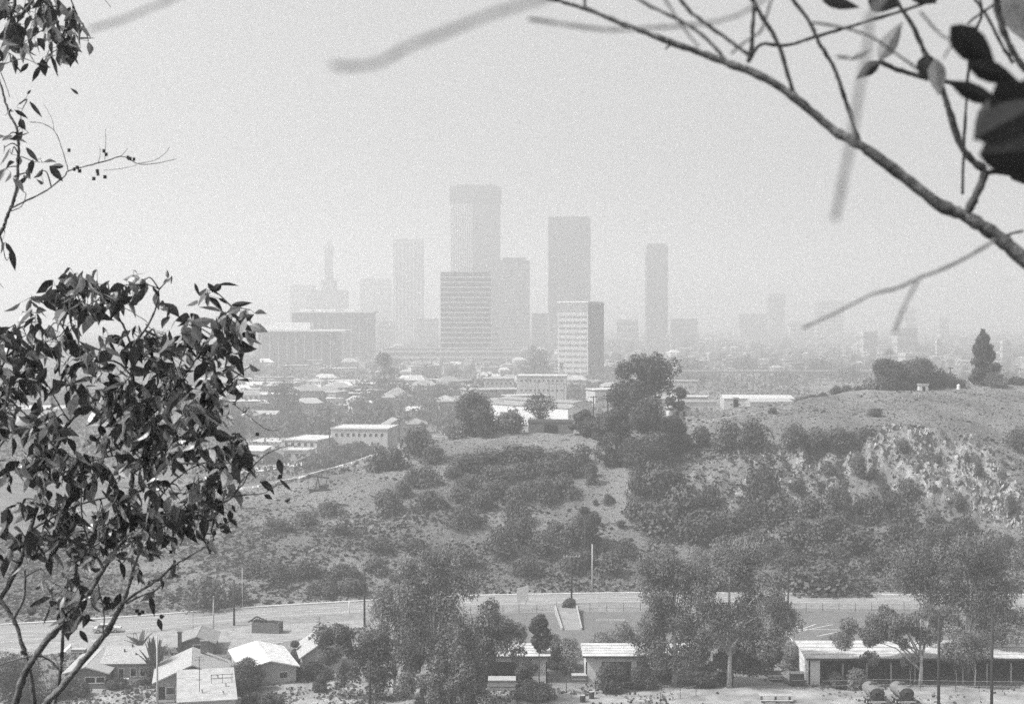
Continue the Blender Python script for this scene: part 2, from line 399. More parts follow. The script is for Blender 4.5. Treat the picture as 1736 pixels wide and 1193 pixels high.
# road markings and seams running with the road
mb = MB()
for off in (0.36, 0.55, 0.78):
    pts = []
    for p in np.linspace(-400, 2200, 120):
        y0 = np.interp(p, [q[0] for q in KERB], [q[1] for q in KERB]); y1 = np.interp(p, [q[0] for q in near_edge], [q[1] for q in near_edge])
        pts.append(gp(p, y0 + (y1 - y0) * off, 0.06))
    for i in range(len(pts) - 1):
        if off != 0.55 and False: continue
        if off == 0.55 and i % 2: continue
        A, B = pts[i], pts[i + 1]; s = Vector((0, 0.09, 0)); mb.add([A - s, A + s, B + s, B - s], [(0, 3, 2, 1)])
tag(mb.build("road_markings", mat("road_line_paint", 0.5, 0.8, 0.3, 0.7)), kind='structure')
for v_ in bpy.data.objects["road_markings"].data.vertices: v_.co.z = max(0, tz(v_.co.x, v_.co.y)) + 0.056
# street that winds behind the crest of the hill on the left: low pale wall on its edge
wall1 = kerbline("roadside_wall", [(396, 831), (450, 824), (519, 808), (560, 796), (600, 785), (636, 772)], 0.4, 0.45, M_kerb, on_terrain=True)
tag(wall1, "low pale concrete roadside wall curving along the left crest above the pumpjack", "wall")
wall2 = kerbline("roadside_wall", [(250, 880), (306, 862), (350, 848)], 0.4, 0.4, M_kerb, on_terrain=True)
tag(wall2, "short pale concrete roadside wall seen through the leaves of the left branch", "wall")
st_far = [(380, 798), (450, 792), (519, 783), (600, 772), (650, 764), (720, 752)]; st_near = [(380, 806), (450, 799), (519, 789), (600, 777), (650, 768), (720, 757)]
strip("street", st_far, st_near, mat("far_street", 0.45, 0.9, 0.1, 0.2), 0.25, 60)
o_ = kerbline("kerb", [(380, 798), (450, 792), (519, 783), (600, 772), (650, 764)], 0.6, 0.5, M_kerb); tag(o_, kind='structure')

# ---------------------------------------------------------------- foliage
def leaf_cloud(name, lobes, n, size, seed, m, up=0.15, fill=0.35, ratio=0.55, droop=0.0, parent=None):
    r = np.random.RandomState(seed); lb = np.array(lobes, float)
    area = (lb[:, 3] * lb[:, 4] + lb[:, 4] * lb[:, 5] + lb[:, 3] * lb[:, 5]); k = r.choice(len(lb), n, p=area / area.sum())
    d = r.normal(size=(n, 3)); d /= np.linalg.norm(d, axis=1)[:, None]
    rad = 1 - fill * r.rand(n) ** 1.3 + 0.10 * r.normal(size=n) * 0.7
    c = lb[k, :3] + d * lb[k, 3:6] * rad[:, None]
    nr = d + r.normal(size=(n, 3)) * 0.55; nr[:, 2] += up; nr /= np.linalg.norm(nr, axis=1)[:, None]
    a = np.cross(nr, r.normal(size=(n, 3)))
    if droop: a = a / np.linalg.norm(a, axis=1)[:, None]; a[:, 2] -= droop
    a /= np.linalg.norm(a, axis=1)[:, None]; b_ = np.cross(nr, a); b_ /= np.linalg.norm(b_, axis=1)[:, None] + 1e-9
    s = size * (0.55 + 0.9 * r.rand(n))[:, None] * 0.5
    a = a * s; b_ = b_ * s * ratio
    V = np.stack([c - a, c + b_ * 1.0 - a * 0.1, c + a, c - b_ * 1.0 - a * 0.1], 1).reshape(-1, 3).astype(np.float32)
    me = bpy.data.meshes.new(name); me.vertices.add(n * 4); me.vertices.foreach_set('co', V.ravel())
    me.loops.add(n * 4); me.loops.foreach_set('vertex_index', np.arange(n * 4, dtype=np.int32))
    me.polygons.add(n); me.polygons.foreach_set('loop_start', np.arange(0, n * 4, 4, dtype=np.int32)); me.polygons.foreach_set('loop_total', np.full(n, 4, dtype=np.int32))
    me.materials.append(m); me.update(); me.validate()
    o = bpy.data.objects.new(name, me); COL.objects.link(o)
    if parent: o.parent = parent
    return o
def blob_lobes(R, H, n, seed, z0=0.0, lob=0.42, shape='dome'):
    r = random.Random(seed); out = []
    for i in range(n):
        th = r.random() * 6.283; q = r.random() ** 0.5; h = r.random()
        if shape == 'dome': w = math.sqrt(max(0.05, 1 - (h * 0.95) ** 2)) * R
        elif shape == 'cone': w = R * (1 - h) ** 0.8 + 0.05 * R
        elif shape == 'ball': w = R * math.sqrt(max(0.06, 1 - (2 * h - 1) ** 2))
        else: w = R
        s = 1.3 * lob * (0.6 + 0.7 * r.random()) * min(R, H) * (1.0 if shape != 'cone' else (0.35 + 0.75 * (1 - h)))
        q *= max(0.0, 1 - 0.35 * s / max(w, 0.1))
        out.append((math.cos(th) * q * w, math.sin(th) * q * w, z0 + h * (H - s * 0.9) + s * 0.25, s, s, s * 0.8))
    return out

# shrubs: eight shapes, copied about the hill
shrub_protos = []
for i in range(8):
    r_ = random.Random(100 + i)
    t = thing("shrub", None, "shrub")
    lobes = blob_lobes(1.0, 1.25 + 0.3 * r_.random(), 9 + i, 40 + i, z0=-0.05, lob=0.42 + 0.1 * r_.random())
    leaf_cloud("foliage", lobes, 1500, 0.17, 10 + i, M_leafh, fill=0.25, parent=t)
    mb = MB()
    for k in range(4):
        a = k * 1.6 + i; mb.tube([(0, 0, -0.4), (0.25 * math.cos(a), 0.25 * math.sin(a), 0.4), (0.5 * math.cos(a), 0.5 * math.sin(a), 0.9)], [0.06, 0.04, 0.02], 5)
    mb.build("stem", M_trunkd, t)
    shrub_protos.append([t, False])
_sc = [0]
def shrub(px, py, wpx, hpx, label, group=None, cat="shrub", name="shrub", kindi=None, loc=None):
    """px, py: middle of the foot of the shrub; wpx, hpx its size in the picture"""
    _sc[0] += 1; i = _sc[0]; p = hit(px, py) if loc is None else loc
    s = p.y / FPX; w = wpx * s / 2.1; h = hpx * s / 1.45
    pr = shrub_protos[(kindi if kindi is not None else i) % 8]
    if not pr[1]:
        o = pr[0]; pr[1] = True; o.location = p; o.rotation_euler.z = i * 1.7; o.scale = (w, w, h); tag(o, label, cat, group); o.name = name
    else:
        o = dup(pr[0], p, i * 1.7, (w, w, h), label, group); o['category'] = cat; o.name = name
        if group is None and 'group' in o: del o['group']
    return o
S = shrub
GH = "shrubs dotted over the left shoulder of the hill"
S(640, 800, 40, 48, "squat round bush beside the end of the pale roadside wall on the left crest")
S(672, 797, 46, 44, "bushy shrub behind the crest between the wall end and the crest trees")
S(707, 770, 50, 48, "full pale-tipped bush on the back of the crest, left of the tall crest tree")
S(735, 783, 50, 28, "low spreading bush tucked under the left end of the crest")
S(727, 824, 48, 36, "round dark bush standing alone on the grass below the left crest")
S(684, 842, 34, 30, "upper right bush of the paired dark clump on the left slope")
S(659, 868, 60, 42, "lower left bush of the paired dark clump on the left slope")
S(728, 862, 62, 36, "wide dark bush midway along the row of bushes on the left slope")
S(786, 893, 56, 50, "dark ball-shaped bush on the slope left of the lone grey-green dome bush")
S(821, 862, 52, 36, "dark bush at the right end of the row on the left slope")
S(877, 883, 44, 42, "lone grey-green dome bush on bare grass at mid slope")
S(922, 851, 46, 42, "dark upright bush at the lower tip of the shrub belt, beside the oval bush")
S(958, 842, 52, 40, "smooth oval bush at the right end of the shrub belt")
S(1001, 820, 22, 40, "narrow dark bush standing upright below the crest, left of the dry gully")
S(967, 808, 24, 20, "small bush tucked between the oval bush and the crest")
S(1010, 857, 12, 12, "tiny round bush on the bare grass, left of the gully")
S(1032, 852, 22, 18, "small dark bush on the bare grass right of the tiny round one")
S(1052, 895, 20, 14, "small dark tuft low on the bare slope near the gully foot")
S(700, 822, 40, 30, "grey bush just left of the big shrub belt")
SB = "overlapping shrubs forming the dark belt under the centre crest"
r_ = random.Random(5)
for (x, y, w, h) in [(790, 790, 70, 34), (830, 775, 76, 30), (870, 772, 70, 34), (905, 770, 60, 30), (800, 822, 66, 38), (845, 806, 70, 36), (885, 800, 66, 38), (925, 798, 66, 40),
                     (960, 800, 56, 46), (985, 778, 44, 40), (780, 842, 52, 34), (838, 834, 60, 38), (880, 838, 60, 36), (915, 826, 56, 36), (765, 800, 44, 26), (945, 772, 50, 22), (1000, 800, 40, 26)]:
    S(x, y + 9, w * .92, h * .85, "one of the dark shrubs crowding together in the belt just under the centre crest", SB)
SL = "shrubs merging along the lower slope behind the road"
for (x, y, w, h) in [(845, 935, 66, 44), (880, 918, 70, 46), (915, 940, 60, 44), (940, 912, 44, 34), (962, 925, 50, 40), (1005, 935, 50, 30), (985, 965, 70, 36), (1040, 975, 60, 40), (1060, 945, 44, 34), (895, 975, 60, 34),
                     (780, 960, 60, 34), (700, 935, 56, 26), (640, 930, 50, 24), (580, 905, 46, 20), (520, 885, 50, 20), (560, 870, 54, 20), (470, 900, 54, 22), (520, 975, 60, 30), (470, 985, 66, 36), (580, 985, 66, 34), (430, 975, 56, 30), (600, 1005, 60, 30), (545, 1008, 50, 26), (680, 1000, 50, 34), (640, 970, 50, 26)]:
    S(x, y, w, h, "low shrub merging into the scrub of the lower slope behind the road, left and centre", SL)
S(348, 1030, 84, 56, "large round grey bush at the foot of the slope beyond the left stretch of road")
S(405, 1022, 44, 34, "smaller round bush right of the large grey bush beyond the road")
SG = "shrubs filling the gully under the crest trees"
for (x, y, w, h) in [(1120, 790, 60, 44), (1150, 760, 50, 40), (1090, 800, 60, 44), (1080, 842, 44, 52), (1120, 850, 90, 66), (1160, 880, 84, 60), (1110, 900, 90, 54), (1190, 915, 90, 56), (1145, 835, 60, 46), (1085, 880, 56, 44), (1200, 855, 50, 40), (1235, 905, 70, 46)]:
    S(x, y, w, h, "dark shrub crowding the gully that runs down from the crest trees", SG)
S(1188, 758, 38, 36, "round dark bush on the shoulder, first right of the crest trees")
S(1232, 762, 50, 52, "tall leafy bush on the shoulder, left half of the pair before the dirt path")
S(1276, 764, 60, 58, "wide leafy bush on the shoulder, right half of the pair before the dirt path")
S(1345, 760, 50, 44, "dark bush at the left end of the hedge row above the rocky cliff")
S(1385, 758, 56, 38, "dark bush second in the hedge row above the rocky cliff")
S(1425, 757, 52, 38, "dark bush third in the hedge row above the rocky cliff")
S(1458, 752, 44, 32, "dark bush at the right end of the hedge row above the rocky cliff")
S(1310, 702, 14, 13, "small round bush alone on the grass of the right crest")
S(1485, 706, 30, 14, "flat low bush alone in the upper grass of the right crest")
S(1184, 776, 9, 12, "tiny dark bush on bare earth below the shoulder bushes")
S(1730, 765, 50, 44, "dark bush at the right edge of the frame above the cliff")
SR = "shrubs growing out of the rocky cliff"
for (x, y, w, h) in [(1530, 768, 34, 32), (1455, 805, 40, 60), (1500, 838, 34, 24), (1532, 835, 28, 24), (1660, 808, 24, 34), (1585, 836, 18, 16), (1628, 826, 16, 12), (1480, 812, 24, 30), (1590, 790, 20, 24), (1400, 800, 40, 30), (1350, 840, 40, 30), (1640, 785, 18, 26), (1700, 815, 22, 24), (1560, 800, 20, 18), (1395, 835, 34, 26), (1715, 870, 26, 44)]:
    S(x, y, w * .75, h * .75, "scrubby bush clinging to the pale rock face of the cliff", SR)
ST = "shrubs thick along the foot of the cliff"
for (x, y, w, h) in [(1295, 860, 70, 80), (1320, 890, 80, 60), (1270, 890, 56, 50), (1380, 880, 54, 46), (1420, 862, 44, 40), (1475, 886, 50, 46), (1515, 872, 54, 40), (1537, 842, 40, 34), (1588, 892, 40, 28), (1640, 908, 50, 40), (1680, 940, 60, 36), (1625, 868, 34, 26), (1350, 925, 84, 50), (1410, 915, 76, 50), (1455, 940, 80, 50), (1530, 925, 66, 56), (1570, 940, 60, 50), (1600, 925, 66, 44), (1290, 935, 76, 44), (1500, 965, 80, 50), (1390, 965, 84, 46), (1340, 975, 66, 40), (1240, 950, 66, 44), (1705, 930, 40, 26), (1730, 955, 50, 40), (1460, 870, 30, 30)]:
    S(x, y, w, h, "dense dark shrub in the thicket along the foot of the cliff", ST)
S(1400, 1000, 130, 62, "broad dark thicket bush at the edge of the road right of the roadside pole")
S(1350, 995, 60, 40, "dark bush beside the road just behind the roadside pole")
S(1225, 1000, 70, 44, "low bush beside the road behind the twin eucalyptus trees")

# scrub and grass growing all over the slope: uncountable
def scatter(name, n, seed, m, sz, poly, dens=None, hz_=1.0, y0_=262.0, y1_=440.0, zoff=0.0):
    r = np.random.RandomState(seed); xs = [p[0] for p in poly]; ys = [p[1] for p in poly]
    px = r.uniform(min(xs), max(xs), n * 3); yb = r.uniform(0, 1, n * 3)
    # sample in world space over the hill, keep what lies inside the outline
    y = y0_ + (y1_ - y0_) * yb; x = (px - CX) / FPX * y; z = terrain(x, y)
    PX, PY = project(x, y, z); ok = inpoly(PX, PY, poly)
    if dens is not None: ok &= r.rand(len(x)) < dens(x, y, PX, PY)
    x, y, z = x[ok][:n], y[ok][:n], z[ok][:n]; k = len(x)
    s = sz * (0.4 + r.rand(k) ** 2 * 1.4)
    th = r.rand(k) * 6.283; tilt = r.rand(k) * 0.9 - 0.1
    a = np.stack([np.cos(th), np.sin(th), np.zeros(k)], 1) * s[:, None] * 0.6
    up = np.stack([-np.sin(th) * tilt, np.cos(th) * tilt, np.ones(k) * hz_], 1) * s[:, None]
    c = np.stack([x, y, z - 0.05 + zoff], 1)
    V = np.stack([c - a * 0.6, c + a * 0.6, c + a + up * 0.7, c + up, c - a + up * 0.6], 1).reshape(-1, 3).astype(np.float32)
    me = bpy.data.meshes.new(name); me.vertices.add(k * 5); me.vertices.foreach_set('co', V.ravel())
    me.loops.add(k * 5); me.loops.foreach_set('vertex_index', np.arange(k * 5, dtype=np.int32))
    me.polygons.add(k); me.polygons.foreach_set('loop_start', np.arange(0, k * 5, 5, dtype=np.int32)); me.polygons.foreach_set('loop_total', np.full(k, 5, dtype=np.int32))
    me.materials.append(m); me.update(); me.validate()
    o = bpy.data.objects.new(name, me); COL.objects.link(o); return tag(o, kind='stuff')
slope = [(-100, 1062), (0, 1056), (240, 1041), (450, 1025), (640, 1014), (817, 1006), (1045, 1002), (1320, 1002), (1736, 1004), (1850, 1004), (1850, 640), (1736, 648), (1560, 658), (1350, 677), (1160, 705), (900, 734), (740, 748), (640, 771), (500, 815), (400, 834), (200, 887), (-100, 920)]
def dens1(x, y, PX, PY):
    n_ = np.clip(0.6 + 2.0 * fbm(x / 9 + 2, y / 7 + 1, 4), 0.05, 1)
    rockz = inpoly(PX, PY, [(1475, 752), (1505, 726), (1600, 748), (1680, 765), (1750, 850), (1760, 900), (1640, 870), (1500, 800)])
    top = inpoly(PX, PY, [(1160, 700), (1560, 655), (1800, 640), (1800, 740), (1690, 745), (1600, 735), (1500, 712), (1460, 735), (1330, 720), (1160, 740)])
    up_ = inpoly(PX, PY, [(600, 800), (760, 745), (960, 728), (1060, 740), (1090, 830), (1050, 890), (960, 880), (880, 850), (700, 860), (500, 880), (380, 850), (500, 815)])
    return n_ * np.where(rockz, 0.12, 1) * np.where(top, 0.05, 1) * np.where(up_, 0.07, 1) * np.where(inpoly(PX, PY, [(690, 775), (760, 740), (960, 726), (1070, 735), (1060, 762), (960, 756), (800, 768)]), 0.1, 1)
scatter("scrub", 95000, 3, mat("scrub_leaves", 0.125, 0.9, 0.35, 0.25, translucent=0.15), 0.62, slope, dens1, hz_=0.55)
scatter("dry_grass", 90000, 4, mat("dry_grass_blades", 0.16, 0.9, 0.2, 0.3, translucent=0.2), 0.34, slope, lambda x, y, PX, PY: np.where(inpoly(PX, PY, [(1475, 752), (1505, 726), (1600, 748), (1680, 765), (1750, 850), (1760, 900), (1640, 870), (1500, 800)]), 0.05, 1.0), hz_=0.4)

cliff_poly = [(1475, 752), (1505, 724), (1560, 725), (1600, 746), (1645, 742), (1680, 763), (1700, 803), (1750, 845), (1760, 920), (1690, 885), (1640, 872), (1590, 840), (1550, 852), (1500, 802)]
scatter("cliff_rocks", 15000, 6, mat("broken_cliff_rock", 0.27, 0.95, 0.6, 1.3, bump=0.6), 0.62, cliff_poly, lambda x, y, PX, PY: np.clip(.5 + 2 * fbm(x / 4 + 1, y / 6, 3), .1, 1), hz_=1.3)
scatter("bank_rocks", 9000, 16, MATS["broken_cliff_rock"], 0.45, [(1140, 770), (1250, 750), (1480, 745), (1560, 840), (1440, 880), (1260, 890), (1180, 870)], lambda x, y, PX, PY: np.clip((fbm(x / 5 + 9, y / 5 + 2, 4) - 0.0) * 4, 0, 1), hz_=1.2)

# ---------------------------------------------------------------- trees
def tree(name, label, px, py, ytop, wpx, n=9000, leaf=0.42, seed=1, m=None, trunk_m=None, lobes=22, shape='ball', z0f=0.2, lean=0.0, lob=0.34, droop=0.0, cat="tree", group=None, depth=None, limbs=7, fill=0.4, ratio=0.5, trunk_r=None, ext=None):
    p = hit(px, py) if depth is None else at(px, py, depth)
    if depth is not None: p.z = tz(p.x, p.y)
    s = p.y / FPX; H = CAM_H + ray(px, ytop)[1] * p.y - p.z; R = wpx * s / 2
    t = thing(name, label, cat, p, 0, group); m = m or M_leafm; trunk_m = trunk_m or M_trunkp
    lb = ext if ext is not None else blob_lobes(R, H * (1 - z0f), lobes, seed, z0=H * z0f, lob=lob, shape=shape)
    lb = [(a + lean * c / H, b_, c, d, e, f) for (a, b_, c, d, e, f) in lb]
    leaf_cloud("crown", lb, int(n * 2.0), leaf * 1.02, seed, m, fill=fill, parent=t, droop=droop, ratio=ratio)
    tr = trunk_r or max(0.12, H * 0.022); mb = MB(); r = random.Random(seed)
    mb.tube([(0, 0, -0.5), (lean * 0.1 + 0.15, 0, H * 0.25), (lean * 0.4, 0.1, H * 0.5), (lean * 0.8, 0, H * 0.85)], [tr * 1.25, tr, tr * 0.7, tr * 0.2], 8)
    mb.build("trunk", trunk_m, t, True)
    lm = MB()
    for k in range(limbs):
        q = lb[r.randrange(len(lb))]; z1 = H * (0.2 + 0.25 * r.random()); z1 = min(z1, q[2] * 0.8)
        a = Vector((lean * 0.2, 0, z1)); e = Vector((q[0] * 0.95, q[1] * 0.95, q[2] + q[5] * 0.3)); mid = (a + e) / 2 + Vector((r.uniform(-.3, .3), r.uniform(-.3, .3), 0.1 * H * r.random()))
        lm.tube([a, mid, e], [tr * 0.5, tr * 0.32, tr * 0.1], 5)
    if limbs: lm.build("limb", trunk_m, t, True)
    return t
def L_(s, *items):  # lobes given in picture pixels relative to the foot: (dx, up, rx, rz)
    r = random.Random(77); return [(dx * s, r.uniform(-0.35, 0.35) * rx * s * 2.0, up * s, rx * s, rx * s * r.uniform(0.8, 1.1), rz * s) for dx, up, rx, rz in items]
EUC = mat("hanging_eucalyptus_leaves", 0.185, 0.55, 0.5, 0.55, rnd=0.1, translucent=0.3)
EUCD = mat("dark_eucalyptus_leaves", 0.12, 0.55, 0.35, 0.6, rnd=0.1, translucent=0.25)
s0 = 211 / FPX
def bunch(base, k, seed, rx=18, jit=1.0):
    """break large lobes (dx, up, rx, rz) into many small drooping ones"""
    r = random.Random(seed); out = []
    for dx, up, ax, az in base:
        for i in range(max(2, int(k * 0.8))):
            th = r.random() * 6.283; q = r.random() ** 0.5
            sx = 1.2 * rx * r.uniform(0.55, 1.2)
            out.append((dx + math.cos(th) * q * ax * jit, up + math.sin(th) * q * az * jit, sx, sx * r.uniform(0.8, 1.3)))
    return out
# tall eucalyptus left of centre
tree("eucalyptus_tree", "tall open eucalyptus with bare pale limbs showing, left of the centre of the near yard", 735, 1196, 938, 230, 15000, 0.40, 11, EUC, None, droop=0.9, ratio=0.36, fill=0.6, trunk_r=0.34, limbs=16,
     ext=L_(s0, *bunch([(-10, 232, 46, 24), (-15, 200, 60, 40), (-30, 165, 65, 45), (-40, 190, 60, 40), (30, 185, 50, 45), (-5, 140, 80, 50), (-60, 120, 50, 50), (50, 110, 40, 55), (0, 70, 70, 45)], 11, 1)))
tree("eucalyptus_tree", "spreading dark eucalyptus with bare upright twigs, left of the tall open one", 668, 1186, 1044, 190, 11000, 0.38, 12, EUCD, None, droop=0.5, ratio=0.4, fill=0.5, limbs=10, trunk_r=0.2,
     ext=L_(s0, *bunch([(-50, 100, 55, 24), (-70, 75, 45, 30), (-10, 100, 50, 40), (10, 60, 50, 30), (-60, 40, 50, 24), (-100, 110, 22, 14)], 9, 2, 14)))
tree("eucalyptus_tree", "bushy pale-crowned eucalyptus covering the left end of the white workshop", 800, 1196, 1014, 170, 12000, 0.38, 13, EUC, None, droop=0.6, ratio=0.4, fill=0.5, limbs=8, trunk_r=0.22,
     ext=L_(s0, *bunch([(30, 140, 60, 35), (-10, 120, 50, 50), (55, 110, 30, 35), (-20, 60, 45, 50), (20, 80, 40, 22)], 10, 3, 15)))
tree("eucalyptus_tree", "low round eucalyptus in the bottom yard under the tall open one", 760, 1200, 1104, 130, 9000, 0.36, 14, EUC, None, droop=0.4, fill=0.5, limbs=5, trunk_r=0.15, ratio=0.42,
     ext=L_(s0, *bunch([(0, 50, 55, 34), (-50, 30, 40, 30), (30, 25, 40, 24)], 12, 4, 13)))
# small dense tree with bare stem
tree("cypress_tree", "small dense dark tree on a thin bare stem in front of the white workshop", 916, 1155, 1026, 46, 5000, 0.30, 15, M_leafd, M_trunkd, limbs=4, trunk_r=0.08, ext=L_(s0, *bunch([(0, 112, 10, 10), (0, 95, 16, 14), (2, 78, 17, 14), (-2, 66, 12, 8)], 12, 15, 7)))
# the pair right of centre
tree("eucalyptus_tree", "left eucalyptus of the twin pair standing before the middle workshop", 1142, 1164, 930, 170, 15000, 0.38, 16, EUC, None, droop=0.9, ratio=0.36, fill=0.55, limbs=9, trunk_r=0.32,
     ext=L_(s0 * 1.03, *bunch([(-20, 205, 45, 25), (-35, 170, 60, 40), (10, 150, 50, 50), (-45, 115, 55, 40), (0, 95, 60, 30), (-5, 55, 50, 18)], 11, 5)))
tree("eucalyptus_tree", "right eucalyptus of the twin pair, widest crown in the near yard", 1236, 1166, 914, 210, 18000, 0.38, 17, EUC, None, droop=0.9, ratio=0.36, fill=0.55, limbs=9, trunk_r=0.32,
     ext=L_(s0 * 1.03, *bunch([(10, 225, 50, 25), (-20, 190, 60, 40), (45, 170, 50, 40), (0, 130, 80, 45), (60, 110, 45, 40), (-50, 105, 40, 40), (0, 75, 70, 30), (90, 108, 22, 28)], 10, 6)))
tree("oak_tree", "dark rounded tree under the twin eucalyptus pair, beside the parked car", 1240, 1163, 1075, 130, 9000, 0.34, 18, M_leafd, M_trunkd, limbs=5, fill=0.4,
     ext=L_(s0 * 1.03, *bunch([(0, 40, 60, 38), (40, 50, 40, 30), (-30, 35, 40, 26)], 12, 7, 13)))
# right group
tree("eucalyptus_tree", "leaning eucalyptus whose left branches hang over the roof of the open carport", 1560, 1164, 1030, 200, 12000, 0.36, 19, EUC, None, droop=0.9, ratio=0.36, fill=0.55, limbs=9, trunk_r=0.28,
     ext=L_(s0 * 1.03, *bunch([(-70, 105, 55, 24), (-105, 90, 40, 20), (-30, 90, 50, 30), (10, 105, 50, 36)], 9, 8, 14)))
tree("eucalyptus_tree", "large eucalyptus rising behind the carport beside the right edge of the frame", 1640, 1150, 886, 240, 20000, 0.38, 20, EUC, None, droop=0.9, ratio=0.36, fill=0.5, limbs=8, trunk_r=0.36,
     ext=L_(s0 * 1.04, *bunch([(-10, 220, 60, 24), (-70, 198, 55, 32), (50, 200, 55, 32), (-40, 165, 80, 40), (50, 150, 60, 45), (0, 110, 90, 40), (70, 90, 50, 40), (-100, 170, 40, 40)], 10, 9, 19)))
tree("eucalyptus_tree", "slender eucalyptus with a twisted pale trunk in front of the carport's right half", 1652, 1166, 1060, 90, 3600, 0.34, 21, EUC, None, droop=0.8, ratio=0.36, fill=0.5, limbs=4, trunk_r=0.11,
     ext=L_(s0 * 1.03, *bunch([(0, 80, 42, 22), (-25, 60, 25, 14)], 8, 10, 12)))
for i, (x, tp, lab) in enumerate([(1469, 1100, "thin sapling with a bare pale stem against the left half of the dark carport"), (1542, 1106, "thin sapling right of the leaning eucalyptus trunk, against the carport"),
                                  (1620, 1102, "thin forked sapling against the right half of the dark carport, left of the twisted trunk")]):
    tree("sapling", lab, x, 1162, tp, 34, 420, 0.30, 30 + i, EUC, M_trunkp, droop=0.6, trunk_r=0.06, limbs=3, ext=L_(s0, *bunch([(0, 1162 - tp - 12, 15, 8)], 5, 30 + i, 8)), cat="sapling")

# trees on the crest of the hill
CR = mat("crest_tree_leaves", 0.065, 0.7, 0.4, 0.3, translucent=0.2)
tree("round_tree", "largest round-headed tree on the crest, right of centre", 1097, 735, 601, 124, 9000, 0.62, 41, CR, M_trunkd, depth=392, limbs=6, fill=0.3,
     ext=L_(392 / FPX, *bunch([(0, 108, 26, 14), (-16, 85, 32, 26), (20, 82, 32, 28), (0, 50, 46, 34), (-36, 52, 20, 20)], 14, 41, 14)))
tree("round_tree", "small tree growing from the right side of the big round crest tree", 1150, 702, 652, 34, 2500, 0.5, 42, CR, M_trunkd, depth=390, limbs=3, lobes=12)
for x, y, tp, w, lab, sd in [(1045, 788, 690, 70, "broad dark tree on the slope below the big crest tree, left side", 43), (1098, 790, 672, 96, "bulky dark tree directly below the big round crest tree", 44),
                             (1138, 768, 700, 56, "dark tree on the slope below the big crest tree, right side", 45), (990, 738, 692, 50, "dark bushy tree at the foot of the twin crest poles", 46), (1030, 745, 700, 60, "dark leafy tree between the crest poles and the big round tree", 47)]:
    tree("hillside_tree", lab, x, y, tp, w, 5000, 0.52, sd, CR, M_trunkd, lobes=20, shape='dome', z0f=0.05, limbs=3, fill=0.3)
tree("round_tree", "tall rounded tree on the crest left of centre, above the low roofs", 806, 742, 664, 88, 7000, 0.55, 48, CR, M_trunkd, lobes=26, shape='dome', z0f=0.02, limbs=3, depth=376, fill=0.3)
tree("sparse_tree", "ragged half-bare tree on the crest in front of the long pale factory", 916, 745, 664, 70, 1500, 0.45, 49, CR, M_trunkd, lobes=22, shape='ball', z0f=0.2, lob=0.24, limbs=14, depth=392)
S(868, 736, 60, 34, "smooth domed bush on the crest between the rounded tree and the dark shed", loc=Vector((0, 374, tz(0, 374))))
for x, y, tp, w, lab, sd in [(1505, 662, 608, 74, "left tree of the pair on the right crest beside the flagged pole", 51), (1555, 660, 604, 84, "right tree of the pair on the right crest", 52)]:
    tree("crest_tree", lab, x, y, tp, w, 5500, 0.52, sd, CR, M_trunkd, lobes=24, shape='dome', z0f=0.0, limbs=4, depth=424, fill=0.3)
tree("crest_tree", "low loose tree trailing right from the pair on the right crest", 1597, 660, 628, 60, 3000, 0.5, 53, CR, M_trunkd, lobes=16, shape='dome', z0f=0.0, limbs=3, depth=426)
tree("poplar_tree", "tall pointed dark conifer standing alone on the right crest", 1666, 650, 549, 54, 9000, 0.5, 54, mat("conifer_needles", 0.05, 0.8, 0.3, 0.4), M_trunkd, depth=428, limbs=3, fill=0.3,
     ext=L_(428 / FPX, *bunch([(-1, 93, 2, 5)], 5, 1, 3) + bunch([(0, 80, 8, 7), (0, 66, 14, 9), (-2, 50, 19, 11), (1, 34, 25, 13), (-2, 17, 21, 9)], 22, 55, 6)))
S(1684, 652, 46, 22, "smooth dome-shaped bush at the foot of the pointed conifer", loc=at(1684, 652, 424))
S(1628, 658, 26, 18, "clipped bush left of the pointed conifer on the right crest", loc=at(1628, 658, 424))
S(1612, 660, 26, 20, "square-topped bush beside the small white crest shed", loc=at(1612, 660, 424))
S(1722, 650, 40, 16, "low dark bush on the right crest at the frame's edge", loc=at(1722, 652, 430))
S(1374, 681, 52, 16, "long low bush at the left end of the right crest", loc=at(1374, 682, 408))
S(1395, 678, 24, 18, "rounder bush at the right end of the long low crest bush", loc=at(1395, 680, 410))
for i, x in enumerate((1418, 1436, 1454, 1472)):
    S(x, 668, 26, 16, "clipped block of the dark hedge running left of the tree pair on the right crest", "hedge blocks on the right crest", loc=at(x, 669, 415))
tree("umbrella_tree", "single round-crowned tree on the slope behind the tall dark pole", 994, 935, 855, 54, 3600, 0.42, 56, CR, M_trunkd, lobes=18, shape='dome', z0f=0.38, limbs=4)

# near bushes among the houses
NB = mat("near_bush_leaves", 0.085, 0.6, 0.45, 0.8, rnd=0.2, translucent=0.25)
def near_bush(name, lab, px, py, tp, w, sd, m=None, n=3500, leaf=0.26, lobes=16, shape='dome', cat="bush", group=None):
    return tree(name, lab, px, py, tp, w, n, leaf, sd, m or NB, M_trunkd, lobes=lobes, shape=shape, z0f=0.0, limbs=0, cat=cat, fill=0.3, lob=0.36, trunk_r=0.08, group=group)
near_bush("tree", "dark full-leaved tree at the bottom left corner beyond the thin trunks", 30, 1190, 1092, 120, 61, n=8000, cat="tree")
near_bush("tree", "leafy garden tree right of the big pale-roofed house", 415, 1172, 1116, 74, 62, n=5000, cat="tree")
near_bush("bush", "clipped dark bush at the left end of the hedge below the white-roofed house", 472, 1150, 1122, 24, 63, shape='ball')
near_bush("bush", "second dark bush of the hedge below the white-roofed house", 492, 1152, 1124, 24, 64)
